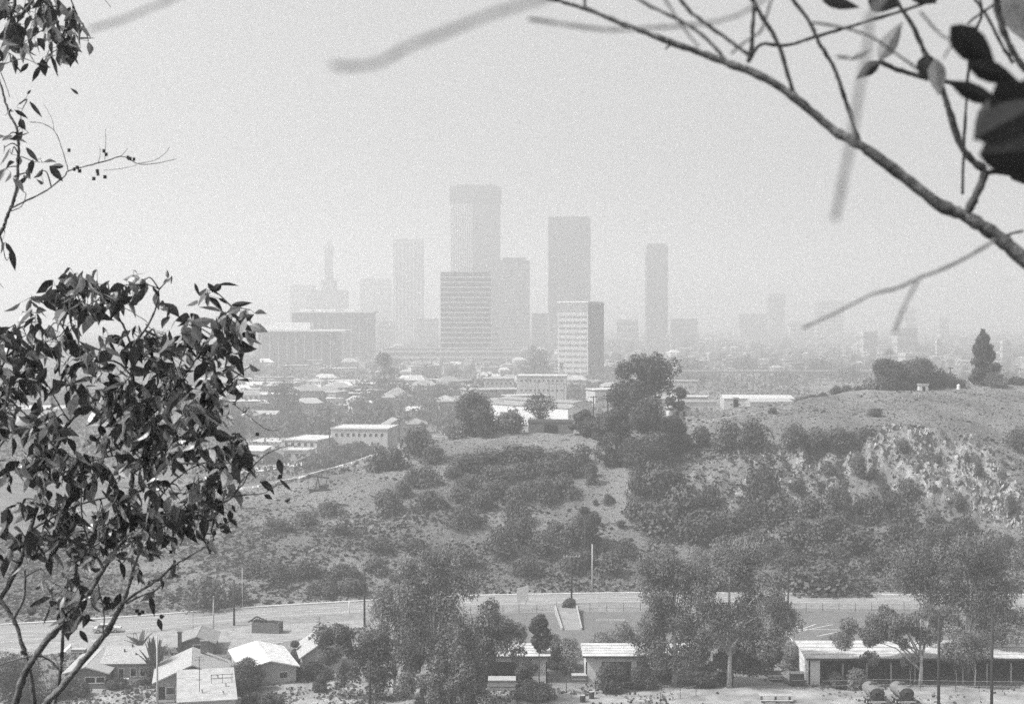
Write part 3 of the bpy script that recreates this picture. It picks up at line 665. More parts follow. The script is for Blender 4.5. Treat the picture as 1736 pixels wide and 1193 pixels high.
near_bush("bush", "leafy bush at the hedge's right end, below the gabled house", 530, 1152, 1120, 60, 65, n=4500)
near_bush("bush", "tall narrow shrub between the white-roofed house and the gabled house", 499, 1130, 1086, 26, 66, M_leafd, n=3000)
near_bush("bush", "loose bush beside the dark-shingled gable at the left", 120, 1180, 1148, 70, 67)
near_bush("bush", "bush spreading against the front of the back-garden bungalow", 195, 1166, 1148, 50, 68, n=2500)
near_bush("bush", "pale leafy hedge bush left of the middle workshop gable", 965, 1135, 1080, 66, 69, M_leafl, n=5000)
near_bush("bush", "pale leafy bush filling the gap between the two white workshops", 930, 1132, 1072, 60, 70, M_leafl, n=5000)
near_bush("bush", "pale bushy tree behind the roof of the middle workshop", 1035, 1122, 1066, 90, 71, M_leafl, n=6000)
near_bush("bush", "pale leafy bush right of the parked car and left of the carport", 1350, 1136, 1086, 70, 72, M_leafl, n=4500)
near_bush("bush", "pale bush behind the left end of the carport roof", 1420, 1104, 1074, 70, 73, M_leafl, n=3500)
near_bush("bush", "loose bush in front of the middle workshop's white gable", 1035, 1172, 1124, 60, 74, n=3500)
near_bush("bush", "dark shrub under the left eucalyptus, against the middle workshop", 1085, 1166, 1128, 56, 75, M_leafd)
near_bush("bush", "leafy shrub against the right front of the white workshop", 898, 1164, 1118, 44, 76, n=3000)
near_bush("bush", "broad-leaved shrub in the yard below the white workshop", 905, 1186, 1154, 62, 77, M_leafl, n=2600, leaf=0.4)
near_bush("bush", "grey bush before the left opening of the carport", 1452, 1166, 1132, 46, 78, M_leafl, n=2600)
near_bush("bush", "dark low bush at the left end of the carport opening", 1418, 1166, 1140, 44, 79, M_leafd, n=2400)
near_bush("bush", "spiky upright bush beside the concrete ramp across the lot", 966, 1037, 1014, 32, 80, M_leafd, n=1800)
near_bush("bush", "round trampled bush in the yard below the gabled house", 545, 1172, 1150, 30, 81, n=1500)
near_bush("bush", "flat patch of weeds below the leafy garden tree", 440, 1196, 1176, 90, 82, n=2600)
# spiky banana-like plants behind the bungalow
def palm(lab, px, py, tp, w, sd, n=13):
    p = hit(px, py); s = p.y / FPX; H = (py - tp) * s * 1.02; R = w * s / 2; r = random.Random(sd); t = thing("banana_plant", lab, "plant", p)
    mb = MB(); mb.tube([(0, 0, -.3), (0.1, 0, H * .35)], [.25, .15], 7); mb.build("trunk", M_trunkd, t)
    fm = MB()
    for k in range(n):
        a = 6.283 * k / n + r.random() * .4; el = r.uniform(.5, 1.35); L0 = R * r.uniform(.8, 1.15) + H * .25
        c, s_ = math.cos(a), math.sin(a); pts = []
        for j in range(6):
            q = j / 5; rr = L0 * q * math.cos(el) * .9; zz = H * .3 + H * .75 * q * math.sin(el) - 0.5 * q * q * q; pts.append((c * rr, s_ * rr, zz, .05 + .34 * math.sin(math.pi * min(1, q * .9 + .1))))
        V = []
        for (x, y, z, ww) in pts: V += [(x - s_ * ww, y + c * ww, z), (x, y, z + .08), (x + s_ * ww, y - c * ww, z)]
        fm.add(V, [(j * 3 + e, j * 3 + e + 1, j * 3 + e + 4, j * 3 + e + 3) for j in range(5) for e in (0, 1)])
    fm.build("frond", mat("palm_fronds", 0.07, 0.5, 0.3, 1.0, translucent=0.2), t); return t
palm("spiky fan of banana leaves behind the roof of the back-garden bungalow", 238, 1110, 1066, 58, 1)
palm("dark spiky banana plant against the right wall of the back-garden bungalow", 262, 1162, 1078, 44, 2, 20)
near_bush("bush", "dark leafy mass growing up the right wall of the back-garden bungalow", 258, 1160, 1112, 40, 83, M_leafd, n=4000)

def dens_w(x, y, PX, PY):
    lot = inpoly(PX, PY, [(735, 1034), (2300, 1034), (2300, 1101), (735, 1103)]); track = inpoly(PX, PY, [(-520, 1097), (250, 1072), (450, 1060), (620, 1050), (620, 1062), (420, 1100), (250, 1096), (0, 1116), (-520, 1122)])
    n_ = np.clip(0.30 + 2.2 * fbm(x / 7 + 4, y / 5 + 9, 4), 0.0, 1); right = np.clip((PX - 1000) / 200, 0, 1) * np.clip((PY - 1166) / 6, 0, 1)
    return n_ * np.where(lot | track, 0, 1) * (1 - 0.85 * right)
scatter("weeds", 42000, 8, mat("yard_weeds", 0.12, 0.9, 0.5, 0.5, translucent=0.2), 0.30, [(-100, 1092), (250, 1072), (740, 1048), (740, 1104), (1800, 1103), (1800, 1230), (-100, 1230)], dens_w, y0_=188.0, y1_=285.0)
M_roofl2 = mat('pale_flat_roof', 0.33, 0.9, 0.22, 0.7, bump=0.2)
M_stone = mat('ramp_wall_concrete', 0.32, 0.9, 0.2, 1.0)
# ---------------------------------------------------------------- houses
def window(parent, c, w, h, face, frame_m=None, pane=True, name="window"):
    """c: centre on the wall; face: unit normal axis ('f' -y, 'b' +y, 'l' -x, 'r' +x)"""
    fm = frame_m or M_white; t = 0.12; d = 0.08
    n = {'f': (0, -1), 'b': (0, 1), 'l': (-1, 0), 'r': (1, 0)}[face]
    hx = n[0] == 0
    mb = MB()
    def bx(u, z, su, sz, off, dd):
        cc = (c[0] + (u if hx else 0) + n[0] * off, c[1] + (0 if hx else u) + n[1] * off, c[2] + z)
        return cc, ((su, dd, sz) if hx else (dd, su, sz))
    for u, z, su, sz in ((-w / 2, 0, t, h + t), (w / 2, 0, t, h + t), (0, -h / 2, w - t, t), (0, h / 2, w - t, t)):
        mb.box(*bx(u, z, su, sz, d / 2 - 0.02, d))
    f = mb.build(name, fm, parent)
    if pane: MB().box(*bx(0, 0, w - t, h - t, 0.012, 0.03)).build("pane", M_glass, f)
    return f
def house(name, label, cat, px, py, w, l, h, rh, rz=0.0, wall=None, roof=None, kind='y', wins=(), over=0.45, loc=None, chimney=None, doors=(), far=False, hipf=0.3, z=None, group=None, gable_m=None):
    """kind: ridge along 'y' (gable to the camera), 'x', 'hip', 'flat', 'shed'. origin: middle of the front wall's foot"""
    p = (loc.copy() if loc is not None else hit(px, py))
    if z is not None: p.z = z
    t = thing(name, label, cat, p, rz, group); wall = wall or M_wall; roof = roof or M_roofl
    x = w / 2; b0 = -0.6
    mb = MB(); V = [(-x, 0, b0), (x, 0, b0), (x, l, b0), (-x, l, b0), (-x, 0, h), (x, 0, h), (x, l, h), (-x, l, h)]
    Fs = [(0, 1, 5, 4), (1, 2, 6, 5), (2, 3, 7, 6), (3, 0, 4, 7)]
    if kind == 'y': V += [(0, 0, h + rh), (0, l, h + rh)]; Fs += [(4, 5, 8), (7, 9, 6)]
    elif kind == 'x': V += [(-x, l / 2, h + rh), (x, l / 2, h + rh)]; Fs += [(4, 8, 7), (5, 6, 9)]
    Fs += [(3, 2, 1, 0)]
    if kind in ('hip', 'flat', 'shed'): Fs += [(4, 5, 6, 7)]
    mb.add(V, Fs); mb.build("wall", wall, t)
    o = over; th = 0.16; rb = MB()
    def slab(q):
        q = [Vector(a) for a in q]; nrm = (q[1] - q[0]).cross(q[2] - q[0]).normalized() * th
        if nrm.z < 0: nrm = -nrm
        q = [a + Vector((0, 0, .02)) for a in q]; k = len(q)
        rb.add(q + [a + nrm for a in q], [tuple(range(k))[::-1], tuple(range(k, 2 * k))] + [(i, (i + 1) % k, k + (i + 1) % k, k + i) for i in range(k)])
    if kind == 'y':
        sl_ = rh / x; e = h - o * sl_
        slab([(-x - o, -o, e), (0, -o, h + rh), (0, l + o, h + rh), (-x - o, l + o, e)]); slab([(0, -o, h + rh), (x + o, -o, e), (x + o, l + o, e), (0, l + o, h + rh)])
    elif kind == 'x':
        sl_ = rh / (l / 2); e = h - o * sl_
        slab([(-x - o, -o, e), (x + o, -o, e), (x + o, l / 2, h + rh), (-x - o, l / 2, h + rh)]); slab([(-x - o, l / 2, h + rh), (x + o, l / 2, h + rh), (x + o, l + o, e), (-x - o, l + o, e)])
    elif kind == 'hip':
        A = [(-x - o, -o, h), (x + o, -o, h), (x + o, l + o, h), (-x - o, l + o, h)]
        if l > w: R_ = [(0, w * .5, h + rh), (0, l - w * .5, h + rh)]; qs = [(A[0], A[1], R_[0]), (A[1], A[2], R_[1], R_[0]), (A[2], A[3], R_[1]), (A[3], A[0], R_[0], R_[1])]
        else: hh = min(l * .5, x * .95); R_ = [(-x + hh, l / 2, h + rh), (x - hh, l / 2, h + rh)]; qs = [(A[0], A[1], R_[1], R_[0]), (A[1], A[2], R_[1]), (A[2], A[3], R_[0], R_[1]), (A[3], A[0], R_[0])]
        for q in qs: slab(q)
    elif kind == 'shed': slab([(-x - o, -o, h), (x + o, -o, h), (x + o, l + o, h + rh), (-x - o, l + o, h + rh)])
    else:
        rb.box((0, l / 2, h + 0.14), (w + 2 * o, l + 2 * o, 0.24))
        for q in ((0, -o + .1, w + 2 * o, .2), (0, l + o - .1, w + 2 * o, .2), (-x - o + .1, l / 2, .2, l + 2 * o - .4), (x + o - .1, l / 2, .2, l + 2 * o - .4)): rb.box((q[0], q[1], h + .262 + .13), (q[2], q[3], .26))
    rf = rb.build("roof", roof, t)
    for cx, cy, cz, cs, chh in (chimney or ()):
        MB().box((cx, cy, cz + chh / 2), (cs, cs, chh)).box((cx, cy, cz + chh + .06), (cs + .15, cs + .15, .12)).build("chimney", M_walld, rf)
    for face, u, zc, ww, hh in wins:
        c = {'f': (u, 0, zc), 'b': (u, l, zc), 'l': (-x, u, zc), 'r': (x, u, zc)}[face]
        window(t, c, ww, hh, face)
    for face, u, ww, hh in doors:
        c = {'f': (u, -.03, hh / 2), 'l': (-x - .03, u, hh / 2), 'r': (x + .03, u, hh / 2)}[face]
        MB().box(c, (ww, .08, hh) if face == 'f' else (.08, ww, hh)).build("door", M_dark, t)
    return t
# near left houses
house("house", "small dark-shingled cottage with a low front gable, behind the thin trunks at lower left", "house", 146, 1168, 6.0, 12, 2.3, 0.9, 0.06, M_walld, M_roofl, 'y', wins=[('f', 0.6, 1.3, 1.5, .9), ('f', 2.1, 1.3, 1.3, .9)], chimney=[(2.2, 6, 2.4, .8, 1.2)])
b1 = house("house", "back-garden bungalow with a pale sloping roof, between the dark cottage and the banana plant", "house", 216, 1156, 7.2, 8.5, 2.9, 1.5, 0.02, M_wallg, M_roofl, 'x', wins=[('f', -.9, 1.3, .8, 1.6), ('f', .9, 1.5, .9, 1.3), ('f', 2.3, 1.5, .8, 1.3)], doors=[('f', -2.4, .9, 2.0)])
mb = MB(); mb.cyl((-1, 2.6, 4.0), .12, .9).cyl((.9, 1.8, 3.7), .1, .6).cyl((-.1, 3.9, 4.6), .12, .5); mb.build("vent_pipe", M_dark, b1)
MB().box((0, 0, .6), (.9, .5, 1.0)).box((0, 0, 1.15), (1.1, .6, .1)).build("bench", M_white).location = hit(212, 1164)
o = bpy.data.objects["bench"]; tag(o, "small white garden stand against the front of the back-garden bungalow", "garden stand"); o.name = "garden_stand"
c1 = house("house", "big pale-roofed house with a brick chimney stack on its ridge, bottom left", "house", 326, 1186, 10.2, 11, 2.7, 2.2, 0.2, M_wallg, M_roofl, 'y', chimney=[(1.6, 9.5, 4.6, 1.0, 1.7)], wins=[('f', -3.0, 1.4, 1.4, 1.1), ('l', 3, 1.4, 1.2, 1.1), ('l', 8, 1.4, 1.2, 1.1)], doors=[('f', -4.3, .9, 2.0)])
MB().box((-3.6, -.9, .1), (2.6, 1.6, .2)).box((-4.7, -1.6, 1.4), (.12, .12, 2.6)).box((-2.5, -1.6, 1.4), (.12, .12, 2.6)).build("porch", M_walld, c1)
lc = at(354, 1160, 201); lc.z = tz(lc.x, lc.y)
c2 = house("house", "wide flat-roofed extension carrying vents, in front of the big pale-roofed house", "house extension", 0, 0, 7.4, 14, 3.5, .9, .22, M_wall, M_roofl2, 'shed', loc=at(351, 1160, 196.5), z=0.0, over=.3)
for x, y in ((1.6, 9.5), (2.6, 5.5), (-.6, 3.2), (2.2, 2.2)): MB().cyl((x, y, 3.6 + .064 * y + .25), .12, .55, 8).box((x, y, 3.6 + .064 * y + .55), (.35, .25, .12)).build("roof_vent", M_poleg, c2)
mb = MB(); 
for x in (0.7, 2.2, 3.5): mb.tube([(x, 7.2, 4.0), (x, 7.2, 5.4)], .04, 4)
mb.tube([(.6, 7.2, 5.3), (3.6, 7.2, 5.3)], .04, 4); mb.tube([(.6, 7.2, 4.8), (3.6, 7.2, 4.8)], .04, 4); mb.build("railing", M_steel, c2)
house("house", "dark-gabled house standing directly behind the chimney of the big pale-roofed house", "house", 334, 1110, 5.2, 8, 1.9, 1.0, .1, M_walld, M_roofm, 'y', wins=[('f', 0, 1.2, 1.2, .9)])
MB().box((0, 0, 1.9), (.55, .55, 3.8)).box((0, 0, 3.9), (.75, .75, .16)).build("chimney_stack", M_steel).location = hit(305, 1112)
tag(bpy.data.objects["chimney_stack"], "dark free-standing chimney stack left of the dark-gabled house", "chimney")
house("house", "bungalow with a brilliant white leaf-strewn roof, centre left of the yard", "house", 458, 1160, 7.8, 13.5, 2.5, 1.0, 0.32, M_wall, mat("brilliant_white_roof", 0.52, 0.8, 0.3, 1.3), 'y', wins=[('f', -2, 1.3, 1.3, 1.0), ('f', 2, 1.3, 1.3, 1.0)], over=.5)
house("house", "narrow gabled house with a dark gable and pale left wall, right of the white-roofed bungalow", "house", 546, 1142, 6.0, 9, 2.7, 2.0, 0.22, M_wall, M_roofl, 'y', wins=[('f', -1.3, 1.4, 1.2, 1.2), ('l', 3, 1.4, 1.0, 1.1), ('l', 7, 1.4, 1.0, 1.1)], chimney=[(-1.4, 6, 3.4, .35, .9)])
# long low workshops and carport
def bay_building(name, lab, cat, px0, px1, py, l, h, gap, roofm, cols=(), pier=0.0, wallh=0.8, rise=0.4):
    pa, pb = hit(px0, py), hit(px1, py); d = (pa.y + pb.y) / 2; w = (px1 - px0) / FPX * d
    t = thing(name, lab, cat, Vector((((px0 + px1) / 2 - CX) / FPX * d, d, 0)), 0.0)
    mb = MB(); mb.box((0, l - .1, h / 2 - .2), (w, .2, h + .4)).box((-w / 2 + .1, l / 2 - .1, h / 2 - .2), (.2, l - .2, h + .4)).box((w / 2 - .1, l / 2 - .1, h / 2 - .2), (.2, l - .2, h + .4))
    mb.box((0, .1, h - wallh / 2), (w - .4, .2, wallh))
    for a, b in gap: mb.box(((a + b) / 2 * w, .1, (h - wallh) / 2 - .2), ((b - a) * w, .2, h - wallh + .4))
    mb.build("wall", M_white if roofm is not None else M_wall, t)
    rb = MB(); o = .5; V = [(-w / 2 - o, -o, h + .02), (w / 2 + o, -o, h + .02), (w / 2 + o, l + o, h + rise), (-w / 2 - o, l + o, h + rise)]
    rb.add(V + [(a, b, c + .16) for a, b, c in V], [(3, 2, 1, 0), (4, 5, 6, 7), (0, 1, 5, 4), (1, 2, 6, 5), (2, 3, 7, 6), (3, 0, 4, 7)]); rf = rb.build("roof", roofm, t)
    sm = MB()
    for k in range(1, 5):
        y = -o + (l + 2 * o) * k / 5; z = h + .19 + (rise) * k / 5; sm.box((0, y, z), (w + .8, .07, .05))
    sm.build("roof_seam", M_roofm, rf)
    MB().box((0, -o - .09, h + .02), (w + 2 * o, .14, .26)).build("gutter", M_steel, t)
    for cx in cols: MB().box((cx * w, .5, (h - .9) / 2), (.2, .2, h - .9 + .2)).build("post", M_poleg, t)
    return t, w
M_corr = mat("corrugated_white_roof", 0.46, 0.6, 0.28, 0.6)
w1, _ = bay_building("workshop", "white open-fronted workshop partly hidden behind the left eucalyptus, left of the yard gap", "workshop", 786, 928, 1158, 6, 4.0, [(-.5, -.42), (.16, .5)], M_corr)
w2, _ = bay_building("workshop", "white open-fronted workshop behind the twin eucalyptus trees, right of the yard gap", "workshop", 994, 1188, 1156, 6, 3.9, [(-.5, -.36), (-.1, -.05), (.28, .5)], M_corr)
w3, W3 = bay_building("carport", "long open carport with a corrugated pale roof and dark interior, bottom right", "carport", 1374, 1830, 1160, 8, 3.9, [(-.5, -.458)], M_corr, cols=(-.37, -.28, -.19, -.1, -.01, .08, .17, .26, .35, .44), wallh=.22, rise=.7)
MB().box((0, 7.6, 1.7), (W3 - .6, .1, 3.6)).build("shade_panel", mat("painted_interior_shade", 0.05, 0.9, 0.5, 0.8), w3)  # dark sheet before the white back wall, interior shade put into its colour
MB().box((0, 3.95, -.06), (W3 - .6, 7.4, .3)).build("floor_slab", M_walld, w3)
ob = MB(); r = random.Random(3)
# things parked inside the carport
def crate(lab, loc, w, d, h, m, rz=0.0, name="storage_box", cat="box"):
    t = thing(name, lab, cat, loc, rz); MB().box((0, 0, h / 2), (w, d, h)).build("body", m, t)
    MB().box((0, 0, h + .05), (w + .12, d + .12, .1)).box((0, -d / 2 - .03, h * .5), (w * .9, .05, .08)).build("lid", M_poleg, t); return t
crate("grey lidded waste bin against the left end of the right workshop, in the yard gap", hit(982, 1156), 2.2, 1.4, 1.1, M_walld)
crate("dark metal locker standing on the yard between parked car and carport", hit(1351, 1162), 2.0, 1.2, 1.9, M_steel)
crate("low grey shed standing under the open front of the left workshop", hit(851, 1168), 4.0, 2.6, 1.5, M_wallg)
crate("small pale drum-shaped cabinet in front of the white jungle gym", hit(1206, 1140), 1.6, 1.2, 1.0, M_white)
for lab, x, y in (("left of two rusty oil drums at the bottom edge below the yard gap", 988, 1190), ("right of two rusty oil drums at the bottom edge below the yard gap", 1003, 1184)):
    t = thing("oil_drum", lab, "drum", hit(x, y)); mb = MB(); mb.cyl((0, 0, .5), .38, 1.0, 14); mb.build("body", M_steel, t, False)
    mb = MB(); [mb.cyl((0, 0, z), .40, .05, 14) for z in (.34, .67)]; mb.build("hoop", M_pole, t); MB().cyl((0, 0, 1.01), .36, .03, 14).build("lid", M_poleg, t)
# open bin with timber at the roadside
t = thing("open_bin", "large dark open-topped timber bin with broken planks on top, by the left stretch of road", "bin", hit(450, 1074), -.16)
mb = MB(); mb.box((0, 0, .9), (4.9, .12, 1.9)).box((0, 2.2, .9), (4.9, .12, 1.9)).box((-2.4, 1.1, .9), (.12, 2.1, 1.9)).box((2.4, 1.1, .9), (.12, 2.1, 1.9)); mb.build("side", mat("rusty_bin", .11, .9, .3, .7), t)
mb = MB(); r = random.Random(9)
for k in range(12): a = Vector((r.uniform(-3.2, .8), r.uniform(.2, 1.9), 1.85)); mb.bar(a, a + Vector((r.uniform(.8, 2.2), r.uniform(-.5, .5), r.uniform(-.2, .7))), .13)
mb.bar((-3.4, 1, 1.7), (-1.9, 1, 2.7), .2); mb.bar((-1.9, 1, 2.7), (.2, 1, 1.9), .2); mb.build("plank", M_pole, t)
mb = MB(); mb.tube([(-.2, 0, 1.8), (-.2, 0, 2.5), (2.4, 0, 2.4), (2.4, 0, 1.8)], .04, 5); mb.build("rail", M_poleg, t)
# billboard seen from behind
t = thing("billboard", "tilted pale sign panel on wooden legs between the road and the lot", "sign", gp(886, 1034), .12)
mb = MB(); mb.add([(-1.1, 0, 1.6), (1.1, 0, 1.9), (1.1, 0, 4.6), (-1.1, 0, 4.1), (-1.1, .12, 1.6), (1.1, .12, 1.9), (1.1, .12, 4.6), (-1.1, .12, 4.1)], [(0, 1, 2, 3), (7, 6, 5, 4), (0, 4, 5, 1), (1, 5, 6, 2), (2, 6, 7, 3), (3, 7, 4, 0)]); mb.build("panel", mat("weathered_sign_back", .55, .8, .1, 1), t)
for a, b in (((-.7, .1, 0), (-.9, .1, 2.2)), ((-.1, .1, 0), (-.7, .1, 2.1)), ((.1, .1, 0), (.95, .1, 2.2))): MB().bar(a, b, .12).build("leg", M_conc, t)
# concrete ramp with two side walls
pr = gp(972, 1068); pe = gp(968, 1038)
t = thing("ramp", "sunken concrete ramp with two pale side walls dropping into the lot", "ramp", pr, 0)
dl = pe.y - pr.y
mb = MB(); mb.add([(-1.8, 0, .06), (1.3, 0, .06), (1.1, dl, .9), (-2.6, dl, .9), (-1.8, 0, -.3), (1.3, 0, -.3), (1.1, dl, -.3), (-2.6, dl, -.3)], [(0, 1, 2, 3), (0, 4, 5, 1), (1, 5, 6, 2), (2, 6, 7, 3), (3, 7, 4, 0)]); mb.build("slab", mat("ramp_slab", .22, .9, .2, .6), t)
for (xa, xb, sg) in ((-1.95, -2.75, "left"), (1.45, 1.25, "right")):
    mb = MB(); mb.add([(xa - .12, -.1, -.3), (xa + .12, -.1, -.3), (xa + .12, -.1, .5), (xa - .12, -.1, .5), (xb - .12, dl, -.3), (xb + .12, dl, -.3), (xb + .12, dl, 1.4), (xb - .12, dl, 1.4)], [(0, 1, 2, 3), (5, 4, 7, 6), (3, 2, 6, 7), (0, 3, 7, 4), (1, 5, 6, 2)]); mb.build("side_wall", M_stone, t)

# ---------------------------------------------------------------- vehicles
def car(lab, loc, rz, body, L0=4.7, W=1.8, pickup=False, group=None):
    t = thing("parked_car", lab, "car", loc, rz, group)
    prof = [(-L0 / 2, .35), (-L0 / 2 - .05, .62), (-L0 / 2 + .1, .88), (-L0 * .22, .95), (L0 * .2, .95), (L0 / 2 - .05, .85), (L0 / 2, .5), (L0 / 2 - .05, .3)]
    k = len(prof); V = [(s * W / 2 * (1 if 0 < i < k - 1 else .96), y, z) for s in (-1, 1) for i, (y, z) in enumerate(prof)]
    MB().add(V, [tuple(range(k)), tuple(range(k, 2 * k))[::-1]] + [(i, i + k, (i + 1) % k + k, (i + 1) % k) for i in range(k)]).build("body", body, t)
    a, b = (-L0 * .36, L0 * .18); q = W / 2
    V = [(-q * .96, a, .94), (q * .96, a, .94), (q * .96, b, .94), (-q * .96, b, .94), (-q * .76, a + .55, 1.42), (q * .76, a + .55, 1.42), (q * .76, b - .75, 1.42), (-q * .76, b - .75, 1.42)]
    MB().add(V, [(0, 1, 5, 4), (1, 2, 6, 5), (2, 3, 7, 6), (3, 0, 4, 7)]).build("windscreen", M_glass, t)
    MB().box((0, (a + b) / 2 - .1, 1.44), (W * .78, b - a - 1.25, .06)).build("car_roof", body, t)
    for s in (-1, 1):
        for y in (-L0 * .31, L0 * .31): w = MB().cyl((s * (W / 2 - .1), y, .33), .33, .2, 14, axis='x').build("wheel", M_dark, t); MB().cyl((s * (W / 2 + .01), y, .33), .17, .03, 10, axis='x').build("hubcap", M_poleg, w)
        MB().box((s * W * .38, -L0 / 2 - .04, .68), (.28, .08, .14)).build("tail_light", M_steel, t)
        MB().box((s * W * .38, L0 / 2 + .0, .68), (.25, .08, .16)).build("headlight", M_white, t)
    MB().box((0, -L0 / 2 - .1, .45), (W * .98, .12, .16)).build("bumper", mat("chrome", .7, .25, metal=.3), t)
    return t
M_paintl = mat("pale_car_paint", .45, .35, spec=.5); M_paintd = mat("dark_car_paint", .07, .35, spec=.5)
car("pale sedan seen from behind, parked in shade right of the twin eucalyptus trees", hit(1311, 1150), .05, mat("grey_car_paint", .3, .35, spec=.5))
car("pale-topped sedan driving along the left stretch of road behind the branches", gp(182, 1071, .05), -1.42, M_paintl)
car("small pale car parked on the far street left of the tall rounded crest tree", hit(744, 742), 1.2, M_paintl)
car("second pale car on the far street, nearer the tall rounded crest tree", hit(762, 738), 1.3, M_white)
# white tarpaulin shape by the track at left
t = thing("tent", "small white tarpaulin tent beside the dirt track at far left", "tent", gp(120, 1106), .3)
MB().add([(-1.2, 0, 0), (1.2, 0, 0), (1.2, 2, 0), (-1.2, 2, 0), (0, .2, 1.1), (0, 1.8, 1.1)], [(0, 1, 4), (1, 2, 5, 4), (2, 3, 5), (3, 0, 4, 5)]).build("canvas", M_white, t); MB().bar((0, .1, 0), (0, .1, 1.25), .06).build("tent_pole", M_pole, t)
crate("dark low box standing beside the white tarpaulin tent", gp(134, 1107), 2.2, 1.2, .7, M_walld)
# tank trailers seen from behind
def tanker(lab, px, py, rz):
    t = thing("tank_trailer", lab, "trailer", hit(px, py), rz, "tank trailers parked side by side")
    def ell(y, s=1.0, zc=1.8): return [(1.12 * s * math.cos(a), y, zc + .9 * s * math.sin(a)) for a in [2 * math.pi * k / 22 for k in range(22)]]
    mb = MB(); V = []; rows = [(-.02, .94), (.1, 1.0), (4.0, 1.0), (4.3, .9)]
    for y, s in rows: V += ell(y, s)
    mb.add(V, [(j * 22 + k, j * 22 + (k + 1) % 22, (j + 1) * 22 + (k + 1) % 22, (j + 1) * 22 + k) for j in range(3) for k in range(22)] + [tuple(66 + k for k in range(22))])
    mb.build("tank", mat("dull_tank_paint", .16, .5, .12, .5), t, True)
    V = ell(-.04, .93) + ell(-.16, .7) + ell(-.2, .3); mb = MB().add(V, [(j * 22 + k, j * 22 + (k + 1) % 22, (j + 1) * 22 + (k + 1) % 22, (j + 1) * 22 + k) for j in range(2) for k in range(22)] + [tuple(44 + k for k in range(22))[::-1]]); mb.build("end_cap", mat("dark_tank_end", .035, .6, .2, 2), t, True)
    MB().box((0, 2.0, 2.75), (1.3, .16, .1)).box((0, 2.3, 2.75), (.16, 1.6, .09)).cyl((.1, 2.3, 2.8), .28, .16, 12).build("hatch", M_steel, t)
    mb = MB()
    for k in range(4): mb.box((.7, .6 + k, 2.6), (.5, .06, .05))
    mb.build("walkway", M_poleg, t)
    MB().box((0, 2.2, .85), (.9, 4.4, .22)).build("chassis", M_steel, t)
    b = MB().box((0, -.25, .75), (2.5, .16, .22)).box((0, -.25, .5), (1.0, .1, .3)).build("bumper", mat("pale_bumper", .35, .6), t)
    for s in (-1, 1):
        for y in (.9, 2.2): w = MB().cyl((s * 1.0, y, .5), .5, .5, 16, axis='x').build("wheel", M_dark, t); MB().cyl((s * 1.27, y, .5), .22, .04, 10, axis='x').build("hub", M_poleg, w)
        MB().box((s * 1.05, -.3, .98), (.2, .1, .14)).build("tail_light", M_dark, t)
        MB().box((s * 1.22, 1.55, 1.05), (.35, 2.6, .06)).build("mudguard", M_walld, t)
    MB().tube([(-.9, -.3, 1.2), (-.9, -.3, 1.5), (-1.25, 0, 2.4)], .04, 5).build("hose", M_dark, t)
    return t
tanker("left of the two tank trailers parked with dark oval ends facing the camera", 1487, 1198, .03)
tanker("right of the two tank trailers parked with dark oval ends facing the camera", 1537, 1199, .08)
# picnic table
t = thing("picnic_table", "pale weathered table with a split top at the bottom edge, left of the tank trailers", "table", hit(1316, 1192), -.02)
MB().box((0, .35, .98), (4.6, .62, .08)).box((0, 1.05, .98), (4.6, .6, .08)).build("tabletop", M_conc, t); MB().box((0, -.55, .5), (4.6, .4, .07)).build("seat", M_conc, t)
for x in (-2, 0, 2): MB().box((x, .6, .46), (.14, 1.2, .94)).box((x, -.1, .42), (.1, 1.2, .08)).build("leg", M_steel, t)
# white play frames
t = thing("climbing_frame", "white tubular climbing frame behind the left eucalyptus trunk's right side", "climbing frame", hit(1166, 1158), 0)
mb = MB()
for k in range(7): a = -1.1 + 2.2 * k / 6; mb.tube([(a * 1.25, 0, 0), (a, 0, 1.3), (a * .5, .3, 2.4)], .055, 5)
for z, r1 in ((.6, 1.25), (1.3, 1.1), (1.9, .85), (2.4, .55)): mb.tube([(-r1, 0, z), (0, -.25, z), (r1, 0, z), (0, .9, z), (-r1, 0, z)], .055, 5)
mb.build("bars", M_white, t); MB().tube([(1.3, 0, 1.8), (1.9, 0, 1.5), (2.0, 0, .6), (1.6, 0, 0)], .06, 5).build("slide_rail", M_white, t)
t = thing("swing_frame", "white metal frame stand right of the tubular climbing frame", "frame", hit(1205, 1160), .1)
MB().box((0, 0, 1.6), (1.7, 1.0, .1)).box((0, 0, .8), (1.5, .9, .06)).build("shelf", M_white, t)
for x in (-.8, .8):
    for y in (-.45, .45): MB().bar((x, y, 0), (x, y, 1.9), .09).build("leg", M_white, t)

